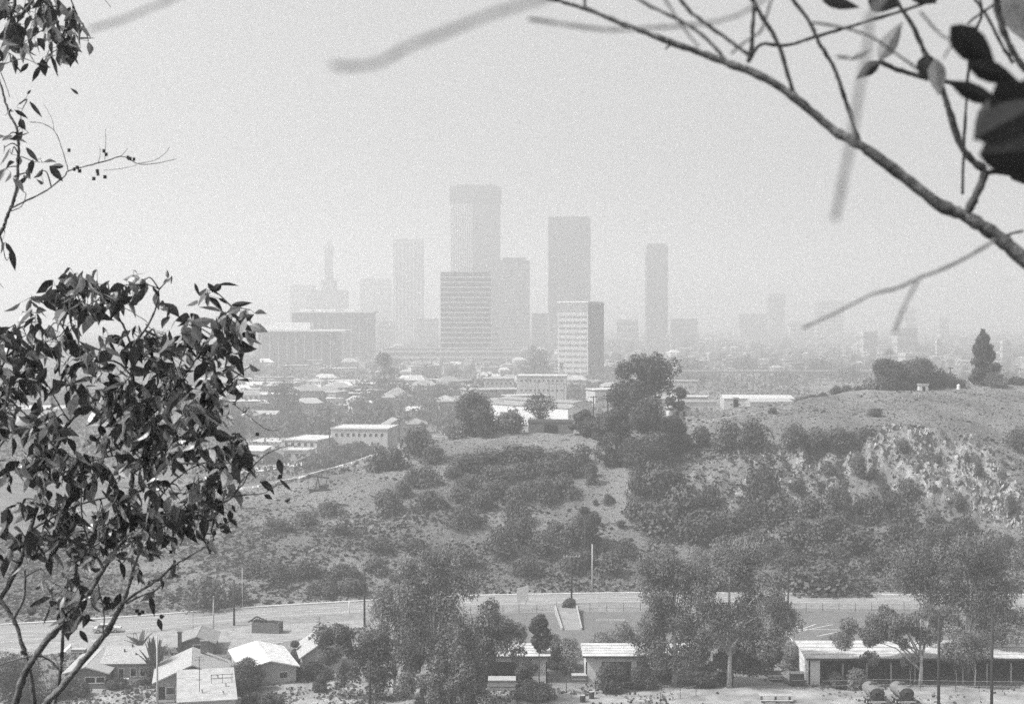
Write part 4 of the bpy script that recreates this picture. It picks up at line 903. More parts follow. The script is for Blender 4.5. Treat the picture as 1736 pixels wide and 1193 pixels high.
# ---------------------------------------------------------------- poles, lamps, fences
def pole(lab, px, py, ytop, wpx=2.6, arms=(), m=None, cat="utility pole", name="utility_pole", z=None, depth=None, lamp=False, ins=False, group=None, armlen=2.6):
    p = hit(px, py) if depth is None else at(px, py, depth)
    if depth is not None: p.z = tz(p.x, p.y)
    H = CAM_H + ray(px, ytop)[1] * p.y - p.z; s = p.y / FPX; r = wpx * s / 2
    t = thing(name, lab, cat, p, 0, group)
    MB().tube([(0, 0, -.8), (0, 0, H * .5), (0, 0, H)], [r * 1.15, r, r * .85], 8).build("shaft", m or M_pole, t, True)
    for ya in arms:
        z = H - (ya - ytop) * s
        a = MB().box((0, -r - .08, z), (armlen, .14, .16)).build("crossarm", mat("weathered_crossarm", .22, .9) if ins else M_pole, t)
        for q in (-.46, -.28, .28, .46): MB().cyl((q * armlen, -r - .08, z + .16), .07, .18, 6).build("insulator", M_white if ins else M_steel, a)
    if lamp: MB().tube([(0, 0, H - .1), (1.2, 0, H + .1)], .05, 5).build("lamp_arm", M_poleg, t); MB().box((1.4, 0, H + .08), (.6, .25, .14)).build("lamp_head", M_poleg, t)
    return t
pole("dark pole beyond the left stretch of road, left of the open timber bin", 397, 1061, 982, 3.4)
pole("short thin grey pole left of the dark roadside pole, with faint cross wires", 362, 1066, 1010, 2.2, m=M_poleg, arms=(1012,), armlen=1.6)
pole("tall dark pole rising out of the eucalyptus crowns, right of the gabled house", 618, 1072, 964, 3.4, arms=(989, 996), armlen=1.3)
pole("thick dark pole in the bottom yard at the foot of the spreading eucalyptus", 627, 1204, 1118, 4.4)
pole("dark pole with a pale crossarm of insulators behind the spiky bush and ramp", 969, 1024, 928, 3.0, arms=(943,), ins=True, armlen=3.2)
pole("tall dark pole on the slope in front of the single round-crowned tree", 992, 958, 880, 2.6)
pole("slim grey metal post at the far kerb, right of the crossarm pole", 1004, 1004, 922, 2.4, m=M_poleg, name="lamp_post", cat="lamp post")
pole("bare dark pole rising from the right edge of the twin eucalyptus crowns", 1336, 1040, 934, 2.8)
pole("left of two stout dark poles standing before the carport", 1591, 1204, 1038, 5.0, m=mat("near_pole", .035, .9, .3, 4))
pole("right of two stout dark poles standing before the carport, near the frame's edge", 1681, 1204, 1042, 5.0, m=MATS["near_pole"])
pole("thin pale utility pole in front of the back-garden bungalow's banana plant", 267, 1204, 1078, 3.2, m=M_conc)
pole("thin pale post at the road's far edge, among weeds left of the dark round bush", 411, 1032, 962, 1.4, m=M_poleg, name="lamp_post", cat="lamp post")
pole("right tall crosstree pole of the twin poles on the crest", 1030, 738, 668, 2.4, arms=(671, 676), depth=372, armlen=2.6)
pole("left shorter pole of the twin poles on the crest", 1006, 738, 671, 2.0, arms=(673,), depth=373, armlen=1.8)
pole("slim dark stem-like post in front of the white workshop's right pier", 914, 1160, 1080, 1.6)
pole("short white marker post at the far kerb before the carport's left end", 1461, 1006, 984, 2.2, m=M_white, name="marker_post", cat="post")
pole("white marker post beside the road between the timber bin and tall dark pole", 592, 1040, 1019, 1.8, m=M_white, name="marker_post", cat="post")
pole("small pale post in the lot between the tilted sign and the ramp", 943, 1029, 1008, 1.6, m=M_conc, name="marker_post", cat="post")
pole("dark double-armed pole left of the tree pair on the right crest", 1488, 664, 621, 1.6, arms=(624, 628), depth=428, armlen=2.8)
pole("small T-topped pole on the right crest between the tree pair and the conifer", 1611, 662, 623, 1.3, arms=(624,), depth=440, armlen=1.6)
pole("dark pole standing before the long flat-roofed apartment row", 559, 779, 690, 2.2, arms=(694,), depth=560, armlen=2.2)
pole("dark pole before the gabled grey house on the left flats", 677, 748, 700, 2.0, arms=(703,), depth=640)
pole("dark pole in front of the low bright canopy roof on the flats", 741, 724, 683, 1.6, arms=(686,), depth=700)
pole("pale lamp pole by the street before the flat-roofed blocks", 505, 777, 752, 1.8, m=M_white, depth=585, name="lamp_post", cat="lamp post")
for i, (x, yt, yb) in enumerate([(895, 640, 690), (912, 645, 690), (931, 647, 690), (943, 648, 690), (956, 648, 690)]):
    pole("thin dark wire pole standing in front of the long pale factory", x, yb, yt, 1.0, arms=(yt + 3,), depth=820, armlen=5, group="wire poles before the pale factory")
# chain-link posts in the lot and fence before the carport
def fence(lab, pts, h, spacing, rails=True, z=None, w=.05):
    P = [hit(*p) for p in pts]; t = thing("wire_fence", lab, "fence", P[0]); k = 0; prev = None; rm = MB()
    for a, b in zip(P[:-1], P[1:]):
        n_ = max(1, int((b - a).length / spacing))
        for i in range(n_ + (1 if b is P[-1] else 0)):
            q = a.lerp(b, i / n_); q.z = tz(q.x, q.y); q -= P[0]
            MB().tube([q + Vector((0, 0, -.2)), q + Vector((0, 0, h))], w, 5).build("fence_post", M_steel, t)
            if prev is not None:
                for zz in ((h - .05, h * .5) if rails else (h - .05,)): rm.tube([prev + Vector((0, 0, zz)), q + Vector((0, 0, zz))], .018, 4)
            prev = q
    rm.build("wire", M_poleg, t); return t
fence("wire fence of thin dark posts along the lot's far edge beyond the ramp", [(770, 1043), (880, 1040), (1000, 1036), (1200, 1036), (1450, 1036), (1560, 1036)], 1.6, 3.0)
fence("wire fence on thin posts running in front of the carport", [(1395, 1172), (1500, 1170), (1620, 1172), (1740, 1174)], 1.6, 3.4)
fence("short wire fence with leaning posts at the bottom edge under the twin eucalyptus", [(1102, 1196), (1120, 1190), (1153, 1184), (1180, 1179)], 1.5, 2.4)
fence("low wire fence across the yard below the left workshop", [(905, 1178), (960, 1174), (1010, 1172), (1080, 1172)], 1.4, 2.8)
# TV aerial masts on the near house
t = thing("aerial_mast", "tall thin television aerial mast rising beside the bright flat-roofed extension", "aerial", at(338, 1150, 199)); t.location.z = 4.2
MB().tube([(0, 0, 0), (0, 0, 4.8)], .05, 5).build("mast", M_steel, t)
mb = MB(); 
for z, q in ((4.7, .5), (4.3, .7), (3.0, .35), (1.6, .35)): mb.tube([(-q, 0, z), (q, .1, z)], .03, 4)
mb.build("aerial_rod", M_steel, t)
for lab, px_, d_, z_, h_ in (("thin aerial mast on the roof of the dark-gabled house behind the brick chimney", 327, 246, 2.6, 3.6), ("thin aerial mast rising above the narrow gabled house at the yard's centre", 541, 232, 4.4, 3.2), ("slim aerial mast in front of the narrow gabled house's dark gable", 552, 223, 2.4, 2.6), ("short aerial mast on the ridge of the back-garden bungalow", 226, 229, 4.0, 1.8)):
    t = thing("aerial_mast", lab, "aerial", (at(px_, 1000, d_).x, d_, z_)); MB().tube([(0, 0, 0), (0, 0, h_)], .035, 5).build("mast", M_steel, t); MB().tube([(-.5, 0, h_ - .2), (.5, .1, h_ - .2)], .025, 4).tube([(0, 0, h_ - .35), (0, .5, h_ - .1)], .02, 4).build("aerial_rod", M_steel, t)
# pumpjack on the slope
t = thing("pumpjack", "small dark oil pumpjack nodding on the grassy slope below the roadside wall", "pumpjack", hit(541, 832), 0)
MB().box((0, 0, .2), (4.6, 1.4, .5)).box((1.0, 0, .8), (1.8, .9, .9)).build("base", M_steel, t)
mb = MB(); [mb.bar((x, y, .3), (-.3, 0, 3.3), .16) for x in (-.9, .2) for y in (-.5, .5)]; mb.build("samson_post", M_steel, t)
MB().bar((-2.4, 0, 3.6), (2.3, 0, 3.0), .3).build("walking_beam", M_steel, t); MB().add([(-2.3, -.15, 4.1), (-2.7, -.15, 3.5), (-2.6, -.15, 2.7), (-2.2, -.15, 3.2), (-2.3, .15, 4.1), (-2.7, .15, 3.5), (-2.6, .15, 2.7), (-2.2, .15, 3.2)], [(0, 1, 2, 3), (7, 6, 5, 4), (0, 4, 5, 1), (1, 5, 6, 2), (2, 6, 7, 3), (3, 7, 4, 0)]).build("horse_head", M_steel, t)
MB().bar((1.9, .3, 3.0), (1.5, .3, 1.2), .12).bar((1.9, -.3, 3.0), (1.5, -.3, 1.2), .12).box((1.7, .5, 1.1), (1.0, .15, .6)).box((1.7, -.5, 1.1), (1.0, .15, .6)).build("crank", M_steel, t); MB().tube([(-2.5, 0, 2.8), (-2.5, 0, 0)], .05, 4).build("rod", M_steel, t)
# sheds on the crest
def shed(lab, px, py, w, l, h, m, rm, depth, name="shed", cat="shed", rz=0.0, kind='flat'):
    p = at(px, py, depth); p.z = tz(p.x, p.y); return house(name, lab, cat, 0, 0, w, l, h, .5, rz, m, rm, kind, over=.15, loc=p, doors=[('f', 0, w * .3, h * .8)])
shed("long dark shed with a flat roof standing along the crest left of the twin poles", 934, 737, 11.5, 4, 3.3, M_walld, M_roofd, 379)
shed("narrow dark hut on the dirt shoulder of the right crest", 1248, 690, 1.2, 1.2, 2.6, M_steel, M_roofm, 392, "hut", "hut")
shed("small white box shed between the tree pair and the conifer on the crest", 1250, 690, 2.6, 2, 1.6, M_white, M_roofw, 416).location = at(1566, 661, 418)
o = [x for x in bpy.data.objects if x.get('label', '').startswith("small white box shed")][0]; o.location.z = tz(o.location.x, o.location.y)
house("house", "small white house on stilts tucked right of the big round crest tree", "house", 0, 0, 5.0, 4, 3.0, 1.0, .3, M_white, M_roofw, 'y', loc=Vector((at(1154, 700, 396).x, 396, tz(at(1154, 700, 396).x, 396))), wins=[('f', -1.2, 1.4, .9, 1.6), ('f', 1.0, 1.4, .9, 1.6)])
t = thing("white_tank", "little white domed tank beside the clipped bush on the right crest", "tank", at(1625, 660, 420)); t.location.z = tz(t.location.x, 420)
MB().cyl((0, 0, .6), .55, 1.3, 12, r2=.5).build("body", M_white, t); MB().cyl((0, 0, 1.4), .5, .3, 12, r2=.1).build("dome", M_white, t)

# ---------------------------------------------------------------- the neighbourhood on the flats
def H(lab, x0, x1, ybase, ytop, dz_roof, l, kind='y', wall=None, roof=None, rz=0.0, wins=3, storeys=1, cat="house", name="house", chim=False, d=None, group=None):
    """x0..x1, ybase..ytop (eaves) in picture pixels"""
    d = d or gd(ybase); s = d / FPX; w = (x1 - x0) * s; h = max(2.4, (ybase - ytop) * s); p = at((x0 + x1) / 2, ybase, d); p.z = max(tz(p.x, p.y), -1)
    ws = []
    for st in range(storeys):
        zc = h * (st + .55) / storeys
        for k in range(wins): ws.append(('f', (-.5 + (k + .5) / wins) * w * .9, zc, min(1.6, w / wins * .5), min(1.6, h / storeys * .5)))
        ws.append(('l', l * .3, zc, 1.4, min(1.5, h / storeys * .5))); ws.append(('l', l * .7, zc, 1.4, min(1.5, h / storeys * .5)))
    return house(name, lab, cat, 0, 0, w, l, h, dz_roof * s, rz, wall, roof, kind, wins=ws, loc=p, chimney=[(w * .2, l * .5, h, .9, dz_roof * s + 1.4)] if chim else None, group=group)
W_, G_, D_ = M_white, M_wallg, M_walld
H("white gabled house with a long grey wing, left of the flats above the branch tips", 402, 428, 726, 706, 9, 10, 'y', W_, M_roofl, -.2, 2)
H("long grey wing with pale windows attached right of the white gabled house", 426, 468, 722, 704, 5, 10, 'x', G_, M_roofl, -.2, 4)
H("white two-storey house behind dark trees in the upper left of the flats", 410, 440, 694, 672, 7, 11, 'x', W_, M_roofm, .25, 3, 2)
H("low house with a bright sloping roof, farthest up the left side of the flats", 401, 443, 664, 652, 6, 14, 'x', W_, M_roofw, .1, 4)
H("long two-storey house with a hipped roof and a row of dark windows", 548, 638, 668, 652, 9, 18, 'hip', W_, M_roofl, -.08, 8, 2, chim=True)
H("small pale house left of the long two-storey hipped house", 519, 545, 664, 645, 5, 12, 'hip', W_, M_roofl, -.1, 2, 2)
H("boxy two-storey block with a bright left corner and grey front", 510, 573, 698, 668, 3, 16, 'flat', G_, M_roofw, -.35, 5, 2)
H("house with a pale hipped roof and a bright white porch wall", 598, 626, 700, 680, 7, 12, 'y', W_, M_roofl, .45, 2, 2)
H("pyramid-roofed grey house in the centre of the flats", 652, 696, 690, 672, 14, 14, 'hip', W_, M_roofm, .1, 3, 1)
H("low hall with a long bright roof tilted beside the pyramid-roofed house", 682, 718, 704, 694, 5, 12, 'shed', G_, M_roofw, -.2, 3)
H("white-gabled house with a dark right flank, right of the pyramid-roofed house", 730, 770, 698, 676, 8, 14, 'hip', G_, M_roofl, -.2, 3, 2)
H("low open canopy with a bright rounded roof by the dark pole", 730, 766, 710, 704, 2, 10, 'flat', W_, M_roofw, 0, 4)
H("two-storey flat-roofed apartment row, longest in the middle of the flats", 560, 658, 765, 722, 2, 20, 'flat', M_wall, M_roofw, -.12, 9, 2, d=585)
H("flat-roofed block with a bright roof and dark right end, left of the apartment row", 474, 540, 764, 736, 2, 22, 'flat', M_wall, M_roofw, -.30, 5, 2, d=575)
H("lower flat-roofed block with a bright white left wall, left edge of the flats", 418, 508, 762, 744, 2, 18, 'flat', M_white, M_roofw, -.16, 6, 1, d=590)
H("pale-roofed low house nearest the street on the left flats", 394, 446, 778, 756, 4, 12, 'shed', M_wall, M_roofw, -.1, 4, 1, d=548)
H("small dark gabled garage beside the street, left of the pale lamp pole", 449, 477, 776, 762, 7, 10, 'y', D_, M_roofm, .1, 1, d=552)
H("flat-roofed carport with a bright front, right of the dark gabled garage", 481, 526, 774, 757, 2, 9, 'flat', M_wall, M_roofw, -.1, 3, d=560)
H("grey double-gabled house behind the dark pole, right of the apartment row", 656, 694, 750, 722, 11, 14, 'y', M_wallg, M_roofm, .25, 3, 2, d=640)
H("low grey house with a wide hipped roof, right of the double-gabled house", 690, 724, 738, 722, 8, 14, 'hip', M_wallg, M_roofm, .1, 3, d=690)
H("long bright-roofed depot seen through the leaves at the far left", 0, 104, 700, 664, 3, 30, 'flat', M_wall, M_roofw, .05, 9, 1, d=700, cat="depot", name="depot")
H("pale house seen through the leaves left of the branch fork", 60, 112, 730, 706, 7, 16, 'y', W_, M_roofl, .3, 3, d=640)
H("low pale house seen through the leaves near the left frame edge", -20, 50, 745, 722, 5, 16, 'x', M_wall, M_roofl, .1, 4, d=620)
H("grey house seen through the leaves right of the branch fork", 150, 205, 720, 700, 6, 14, 'hip', G_, M_roofm, -.1, 3, d=660)
# warehouses and the pale factory
H("long pale factory with a stepped top and a white left corner", 876, 960, 690, 641, 2, 24, 'flat', M_wall, M_roofw, -.05, 10, 3, d=900, cat="factory", name="factory")
H("pale chimney block rising behind the right end of the factory", 948, 955, 690, 626, 2, 6, 'flat', M_wall, M_roofw, 0, 1, 4, d=940, cat="chimney", name="chimney_tower")
H("long shed with a bright roof edge sloping down right of the factory", 965, 1010, 700, 672, 3, 60, 'y', M_wall, M_roofm, .75, 4, d=800, cat="warehouse", name="warehouse")
H("second long shed parallel to the first, nearer the twin poles", 958, 990, 716, 686, 3, 60, 'y', M_white, M_roofm, .75, 4, d=740, cat="warehouse", name="warehouse")
H("bright little cube building far right of the factory chimney block", 1008, 1018, 650, 630, 2, 10, 'flat', W_, M_roofw, .2, 1, 2, d=1050, cat="building", name="small_building")
H("low wide warehouse with a bright roof behind the right crest's dirt path", 1228, 1345, 690, 668, 3, 40, 'x', M_wall, M_roofw, -.08, 8, d=860, cat="warehouse", name="warehouse")
H("long pale-walled warehouse just over the shoulder of the right crest", 1272, 1342, 702, 673, 4, 24, 'x', M_wallg, M_roofl, -.05, 6, d=800, cat="warehouse", name="warehouse")
H("flat dark-roofed building behind the white stilt house", 1160, 1215, 700, 676, 2, 20, 'flat', M_wallg, M_roofm, 0, 4, d=820, cat="building", name="small_building")
H("wide grey hall far behind the crest between the rounded and the ragged trees", 820, 872, 680, 648, 3, 30, 'flat', M_wallg, M_roofl, 0, 6, 2, d=960, cat="building", name="small_building")
# elevated motorway with piers
t = thing("viaduct", "long low elevated motorway crossing the plain behind the crest trees", "viaduct", (0, 1250, 0))
def VX(px): return (px - CX) / FPX * 1250
MB().box(((VX(1130) + VX(1500)) / 2, 0, 7.6), (VX(1500) - VX(1130), 16, 1.6)).build("deck", mat("viaduct_deck", .2, .9), t)
MB().box(((VX(1130) + VX(1500)) / 2, -8.2, 8.9), (VX(1500) - VX(1130), .4, 1.1)).build("parapet", M_conc, t)
for x in range(1145, 1500, 38): MB().box((VX(x), 0, 3.3), (1.6, 6, 7.0)).build("pier", M_conc, t)

# ---------------------------------------------------------------- skyline
def base(px, d): p = at(px, 600, d); p.z = -2; return p
def top_z(py, d): return CAM_H + ray(868, py)[1] * d + 2
def tower(name, lab, x0, x1, ytop, d, m, rz=0.0, depthm=None, bands=0, band_m=None, cat="tower block", cap=None, proud=.5, bandh=.4, ratio=.7, mull=0, mull_m=None, win_l=0):
    p = base((x0 + x1) / 2, d); s = d / FPX; W = (x1 - x0) * s; h = top_z(ytop, d)
    l = depthm or W * ratio; 
    if rz: W = W / (abs(math.cos(rz)) + ratio * abs(math.sin(rz))); l = W * ratio
    t = thing(name, lab, cat, p, rz); MB().box((0, l / 2, h / 2), (W, l, h)).build("body", m, t)
    for k in range(bands):
        z = h * .04 + (h * .93) * (k + .5) / bands; MB().box((0, l / 2, z), (W + proud * 2, l + proud * 2, h / bands * bandh)).build("floor_band", band_m or M_conc, t)
    for k in range(mull):
        x = -W / 2 + W * (k + .5) / mull; MB().box((x, -proud - .3, h / 2), (W / mull * .3, .6, h * .96)).build("pier", mull_m or M_conc, t)
    if cap: MB().box((0, l / 2, h + cap[1] / 2), (W * cap[0], l * cap[0], cap[1])).build("roof_plant", m, t)
    return t, W, l, h
T_d = mat("dark_tower_glass", .07, .5); T_m = mat("mid_tower_stone", .16, .8); T_l = mat("pale_tower_stone", .40, .8); T_g = mat("grey_tower_stone", .24, .8)
# banded slab tower
tower("office_tower", "dark square office tower striped by thin white horizontal floor bands, centre of the skyline", 747, 832, 461, 1750, mat("banded_tower_glass", .06, .4), 0, 24, bands=17, band_m=M_white, cap=None, proud=1.6, bandh=.13)
# tallest tower: shaft, gridded left face, flared dark crown
d = 2330; s = d / FPX; t = thing("skyscraper", "tallest skyscraper with a flared windowless crown, behind the banded tower", "skyscraper", base(806, d), 0); h = top_z(344, d); h2 = top_z(315, d)
w0 = 84 * s; xl = -w0 / 2
V = [(xl, 6, 0), (xl + w0 * .45, 0, 0), (-xl, 12, 0), (-xl, 50, 0), (xl, 50, 0)]; k = 5
MB().add(V + [(a, b, h) for a, b, c in V], [tuple(range(k))[::-1], tuple(range(k, 2 * k))] + [(i, (i + 1) % k, k + (i + 1) % k, k + i) for i in range(k)]).build("shaft", T_m, t)
q = 1.045; V = [(a * q, b - 2 if b < 20 else b + 2, h) for a, b, c in V]; V2 = [(a, b, h2) for a, b, c in V]
MB().add(V + V2, [tuple(range(k))[::-1], tuple(range(k, 2 * k))] + [(i, (i + 1) % k, k + (i + 1) % k, k + i) for i in range(k)]).build("crown", mat("tower_crown", .04, .6), t)
MB().box((2, 25, h2 + 1.2), (w0 * .8, 30, 2.4)).build("roof_plant", T_d, t)
for j in range(44):
    z = 60 + (h - 62) * j / 43
    MB().add([(xl + 1, 5.2, z), (xl + w0 * .45, -.9, z), (xl + w0 * .45, -.9, z + 1.9), (xl + 1, 5.2, z + 1.9), (xl + 1, 6.2, z), (xl + w0 * .45, .1, z), (xl + w0 * .45, .1, z + 1.9), (xl + 1, 6.2, z + 1.9)], [(0, 1, 2, 3), (3, 2, 6, 7), (1, 0, 4, 5), (0, 3, 7, 4), (1, 5, 6, 2)]).build("window_band", T_d, t)
for j in range(12):
    f = (j + .5) / 12; x = xl + 1 + (w0 * .45 - 1) * f; y = 5.2 - 6.1 * f
    MB().box((x, y - .5, h / 2 + 30), (1.1, 1.2, h - 62)).build("pier", M_white, t)
tower("office_tower", "dark slab tower with a stepped top immediately right of the banded tower", 846, 898, 441, 2250, T_d, 0, 34, cap=(.75, 4), bands=24, band_m=T_m, proud=.3, bandh=.5)
tower("office_tower", "plain dark rectangular tower, second tallest, right of centre", 930, 1001, 367, 2050, T_m, 0, 45, cap=None)
tower("office_tower", "slender dark tower with clipped top corners, standing alone right of centre", 1096, 1132, 417, 2300, T_m, 0, 30, cap=(.86, 4))
tower("office_tower", "grey vertical-ribbed tower left of the tallest skyscraper", 667, 717, 405, 2900, T_m, 0, 40, mull=8, mull_m=T_l, cap=None)
tower("office_tower", "pale hazy low tower just left of the ribbed tower", 611, 661, 472, 3400, T_m, 0, 40, bands=12, band_m=T_g)
tower("office_tower", "faint square tower at the left end of the skyline", 492, 531, 483, 3400, T_m, 0, 40, bands=12, band_m=T_g)
# municipal tower: wide base, slim shaft, stepped pyramid and mast
d = 2900; s = d / FPX; t = thing("municipal_tower", "slim municipal tower with a tapered spire above the colonnaded hall", "tower", base(556, d)); zz = lambda y: top_z(y, d)
MB().box((0, 25, zz(492) / 2), (62 * s, 40, zz(492))).build("base", T_m, t); MB().box((0, 22, (zz(475) + zz(492)) / 2), (24 * s, 26, zz(475) - zz(492))).build("setback", T_m, t)
MB().box((0, 18, (zz(424) + zz(475)) / 2), (13 * s, 14, zz(424) - zz(475)), top=.95).build("shaft", T_m, t)
MB().box((0, 18, (zz(417) + zz(424)) / 2), (16 * s, 15, zz(417) - zz(424))).build("belfry", T_m, t); MB().box((0, 18, (zz(408) + zz(417)) / 2), (9 * s, 8, zz(408) - zz(417)), top=.3).build("pyramid_roof", T_m, t); MB().tube([(0, 18, zz(408)), (0, 18, zz(402))], .8, 5).build("mast", T_m, t)
# two-faced hotel-like block, lit face with rows of windows
d = 1300; s = d / FPX; wl, wr = 52 * s, 29 * s; pA = base(946, d + wl * .30); pA.z = 0
t = thing("office_block", "pale office block showing a bright windowed left face and a dark plain right face", "office block", base(997, d)); h = top_z(513, d)
A = Vector((-51 * s, 13, 0)); B = Vector((0, 0, 0)); C = Vector((29 * s, 22, 0)); D = A + C; Vb = [A, B, C, D]
MB().add(Vb + [v + Vector((0, 0, h)) for v in Vb], [(0, 1, 5, 4), (1, 2, 6, 5), (2, 3, 7, 6), (3, 0, 4, 7), (4, 5, 6, 7)]).build("body", T_l, t)
nf = Vector((B.y - A.y, -(B.x - A.x), 0)).normalized(); u = (B - A).normalized()
nr_ = Vector((C.y - B.y, -(C.x - B.x), 0)).normalized()
MB().add([B + nr_ * .3 + Vector((0, 0, 2)), C + nr_ * .3 + Vector((0, 0, 2)), C + nr_ * .3 + Vector((0, 0, h - 1)), B + nr_ * .3 + Vector((0, 0, h - 1))], [(0, 1, 2, 3)]).build("shaded_face_panel", T_d, t)  # shade of the right face put into a dark overlay; the block is pale
c_ = [v.lerp((A + C) / 2, -.02) + Vector((0, 0, h + .1)) for v in Vb]; MB().add(c_ + [v + Vector((0, 0, 1.2)) for v in c_], [(3, 2, 1, 0), (4, 5, 6, 7), (0, 1, 5, 4), (1, 2, 6, 5), (2, 3, 7, 6), (3, 0, 4, 7)]).build("roof_slab", M_white, t)
Lf = (B - A).length
for j in range(11):
    z = 5 + (h - 16) * j / 10.5
    for i in range(4):
        a = A + u * (Lf * (.05 + .235 * i)) + nf * .15; b2 = a + u * Lf * .2; zz_ = Vector((0, 0, z)); hh = Vector((0, 0, (h - 16) / 10.5 * .36))
        MB().add([a + zz_, b2 + zz_, b2 + zz_ + hh, a + zz_ + hh], [(0, 1, 2, 3)]).build("window_band", T_m, t)
MB().add([A + nf * .2 + Vector((0, 0, h - 8)), B + nf * .2 + Vector((0, 0, h - 8)), B + nf * .2 + Vector((0, 0, h - .5)), A + nf * .2 + Vector((0, 0, h - .5))], [(0, 1, 2, 3)]).build("top_band", T_g, t)
# colonnaded concert hall and pavilion with a wide canopy
def hall(lab, x0, x1, yt, yb, d, roofx, ups, cols=8, rz=0):
    s = d / FPX; W = (x1 - x0) * s; p = base((x0 + x1) / 2, d); t = thing("concert_hall", lab, "concert hall", p, rz); z1 = top_z(yt, d)
    MB().box((0, 30, z1 / 2), (W, 50, z1)).build("body", mat("hall_stone", .12, .8), t); MB().box((0, 27, z1 + .9), (W + roofx, 62, 1.8)).build("canopy_roof", M_white, t)
    for xo, wv, yy_ in ups: z2 = top_z(yy_, d); MB().box((xo * s, 30, (z1 + 2 + z2) / 2), (wv * s, 30, z2 - z1 - 2)).build("upper_storey", M_white if yy_ > 500 else T_g, t)
    for k in range(cols): MB().box((-W / 2 + W * (k + .5) / cols, -1.5, z1 / 2), (1.2, 1.6, z1)).build("column", T_g, t)
    return t
hall("flat-topped concert hall with a broad grey block topped by three bright panels", 494, 630, 530, 560, 1850, 6, [(-46, 20, 524), (-12, 34, 524), (28, 18, 524)], 10)
hall("wide low theatre with a bright thin canopy roof over columns, left of the skyline", 436, 568, 562, 600, 1550, 22, [(-26, 92, 547)], 9)
t, *_ = tower("parking_garage", "long low parking garage with pale decks in front of the banded tower", 650, 880, 590, 1650, T_m, 0, 40, bands=3, band_m=M_conc, bandh=.35, cat="parking garage")
tower("office_tower", "faint grey tower far right of the skyline, darkest of the distant pair", 1303, 1331, 498, 3300, T_m, 0, 30)
tower("hotel_block", "wide striped hotel block faint in the haze at right", 1386, 1430, 509, 3300, T_l, 0, 30, bands=9, band_m=T_d, bandh=.4)
for x0, x1, yt, d, lab in [(1046, 1082, 541, 2400, "faint mid-rise block between the pale office block and the slender tower"), (1138, 1182, 540, 2500, "faint mid-rise block just right of the slender dark tower"), (902, 932, 531, 2300, "faint low block between the slab tower and the dark rectangular tower"),
                           (640, 668, 545, 2400, "hazy low block under the ribbed tower"), (706, 742, 540, 2300, "hazy low block just left of the banded tower"), (1255, 1300, 532, 3000, "hazy wide block left of the faint far tower"), (835, 846, 555, 1900, "narrow white-edged block in the gap right of the banded tower"),
                           (1535, 1552, 520, 2800, "pale hazy tower above the white hillside buildings at right"), (1593, 1608, 538, 2700, "pale rounded tower right of the white hillside buildings"), (1340, 1380, 545, 2800, "hazy pale block behind the blurred twig at right")]:
    tower("distant_block", lab, x0, x1, yt, d, T_l if 'pale' in lab else T_m, 0, 25, bands=5, band_m=T_g, cat="office block")
for x0, x1, yt, d, lab in [(1517, 1560, 556, 1900, "large white building on the far right flats above the tree pair"), (1461, 1490, 562, 1900, "small bright white building left of the large white one"), (1587, 1598, 575, 1800, "narrow tall pale building between the tree pair and the conifer"),
                           (1530, 1580, 598, 1500, "long pale colonnaded building just above the tree pair on the crest"), (1698, 1716, 577, 1800, "pale building at the far right beyond the conifer")]:
    tower("town_building", lab, x0, x1, yt, d, M_wall, .3, 20, bands=3, band_m=T_g, bandh=.22, cat="building", ratio=.5)

# far houses and trees of the plain: individuals, alike in the haze
far_protos = []
for k in range(4):
    mb = MB(); w, l, h = [(14, 10, 5), (22, 14, 8), (30, 16, 6), (12, 12, 10)][k]
    mb.box((0, 0, h / 2 - 1), (w, l, h + 2)); 
    if k in (0, 3): mb.add([(-w / 2 - .5, -l / 2 - .5, h), (w / 2 + .5, -l / 2 - .5, h), (w / 2 + .5, l / 2 + .5, h), (-w / 2 - .5, l / 2 + .5, h), (-w / 2 + 3, 0, h + 3), (w / 2 - 3, 0, h + 3)], [(0, 1, 5, 4), (1, 2, 5), (2, 3, 4, 5), (3, 0, 4)], 1)
    else: mb.box((0, 0, h + 1.2), (w + 1, l + 1, .5), mi=1)
    for j in range(4): mb.box((-w / 2 + w * (j + .5) / 4, -l / 2 - .05, h * .55), (w * .1, .3, h * .25), mi=2)
    o = mb.build("far_house", [M_far1, M_far2, M_glass]); far_protos.append(o)
used = [False] * 4; r = random.Random(21)
ZN = [(385, 470, "hazy house of the left-hand plain, below the wide low theatre"), (470, 640, "hazy house of the plain below the concert hall"), (640, 870, "hazy house of the plain below the parking garage"), (870, 1060, "hazy house on the plain around the pale office block"),
      (1060, 1230, "hazy house on the plain right of the pale office block"), (1230, 1440, "hazy house on the plain below the faint far tower"), (1440, 1760, "hazy house on the far right plain around the white buildings"), (-60, 385, "hazy house of the plain behind the foreground leaves")]
def zone(px, d=None):
    z = [z for z in ZN if z[0] <= px < z[1]][0]
    if d is not None:
        q = "faint farthest " if d > 2100 else ("hazy mid-distance " if d > 1200 else "nearer clearer ")
        z = (z[0], z[1], z[2].replace("hazy ", q))
    return z
n_ = 0
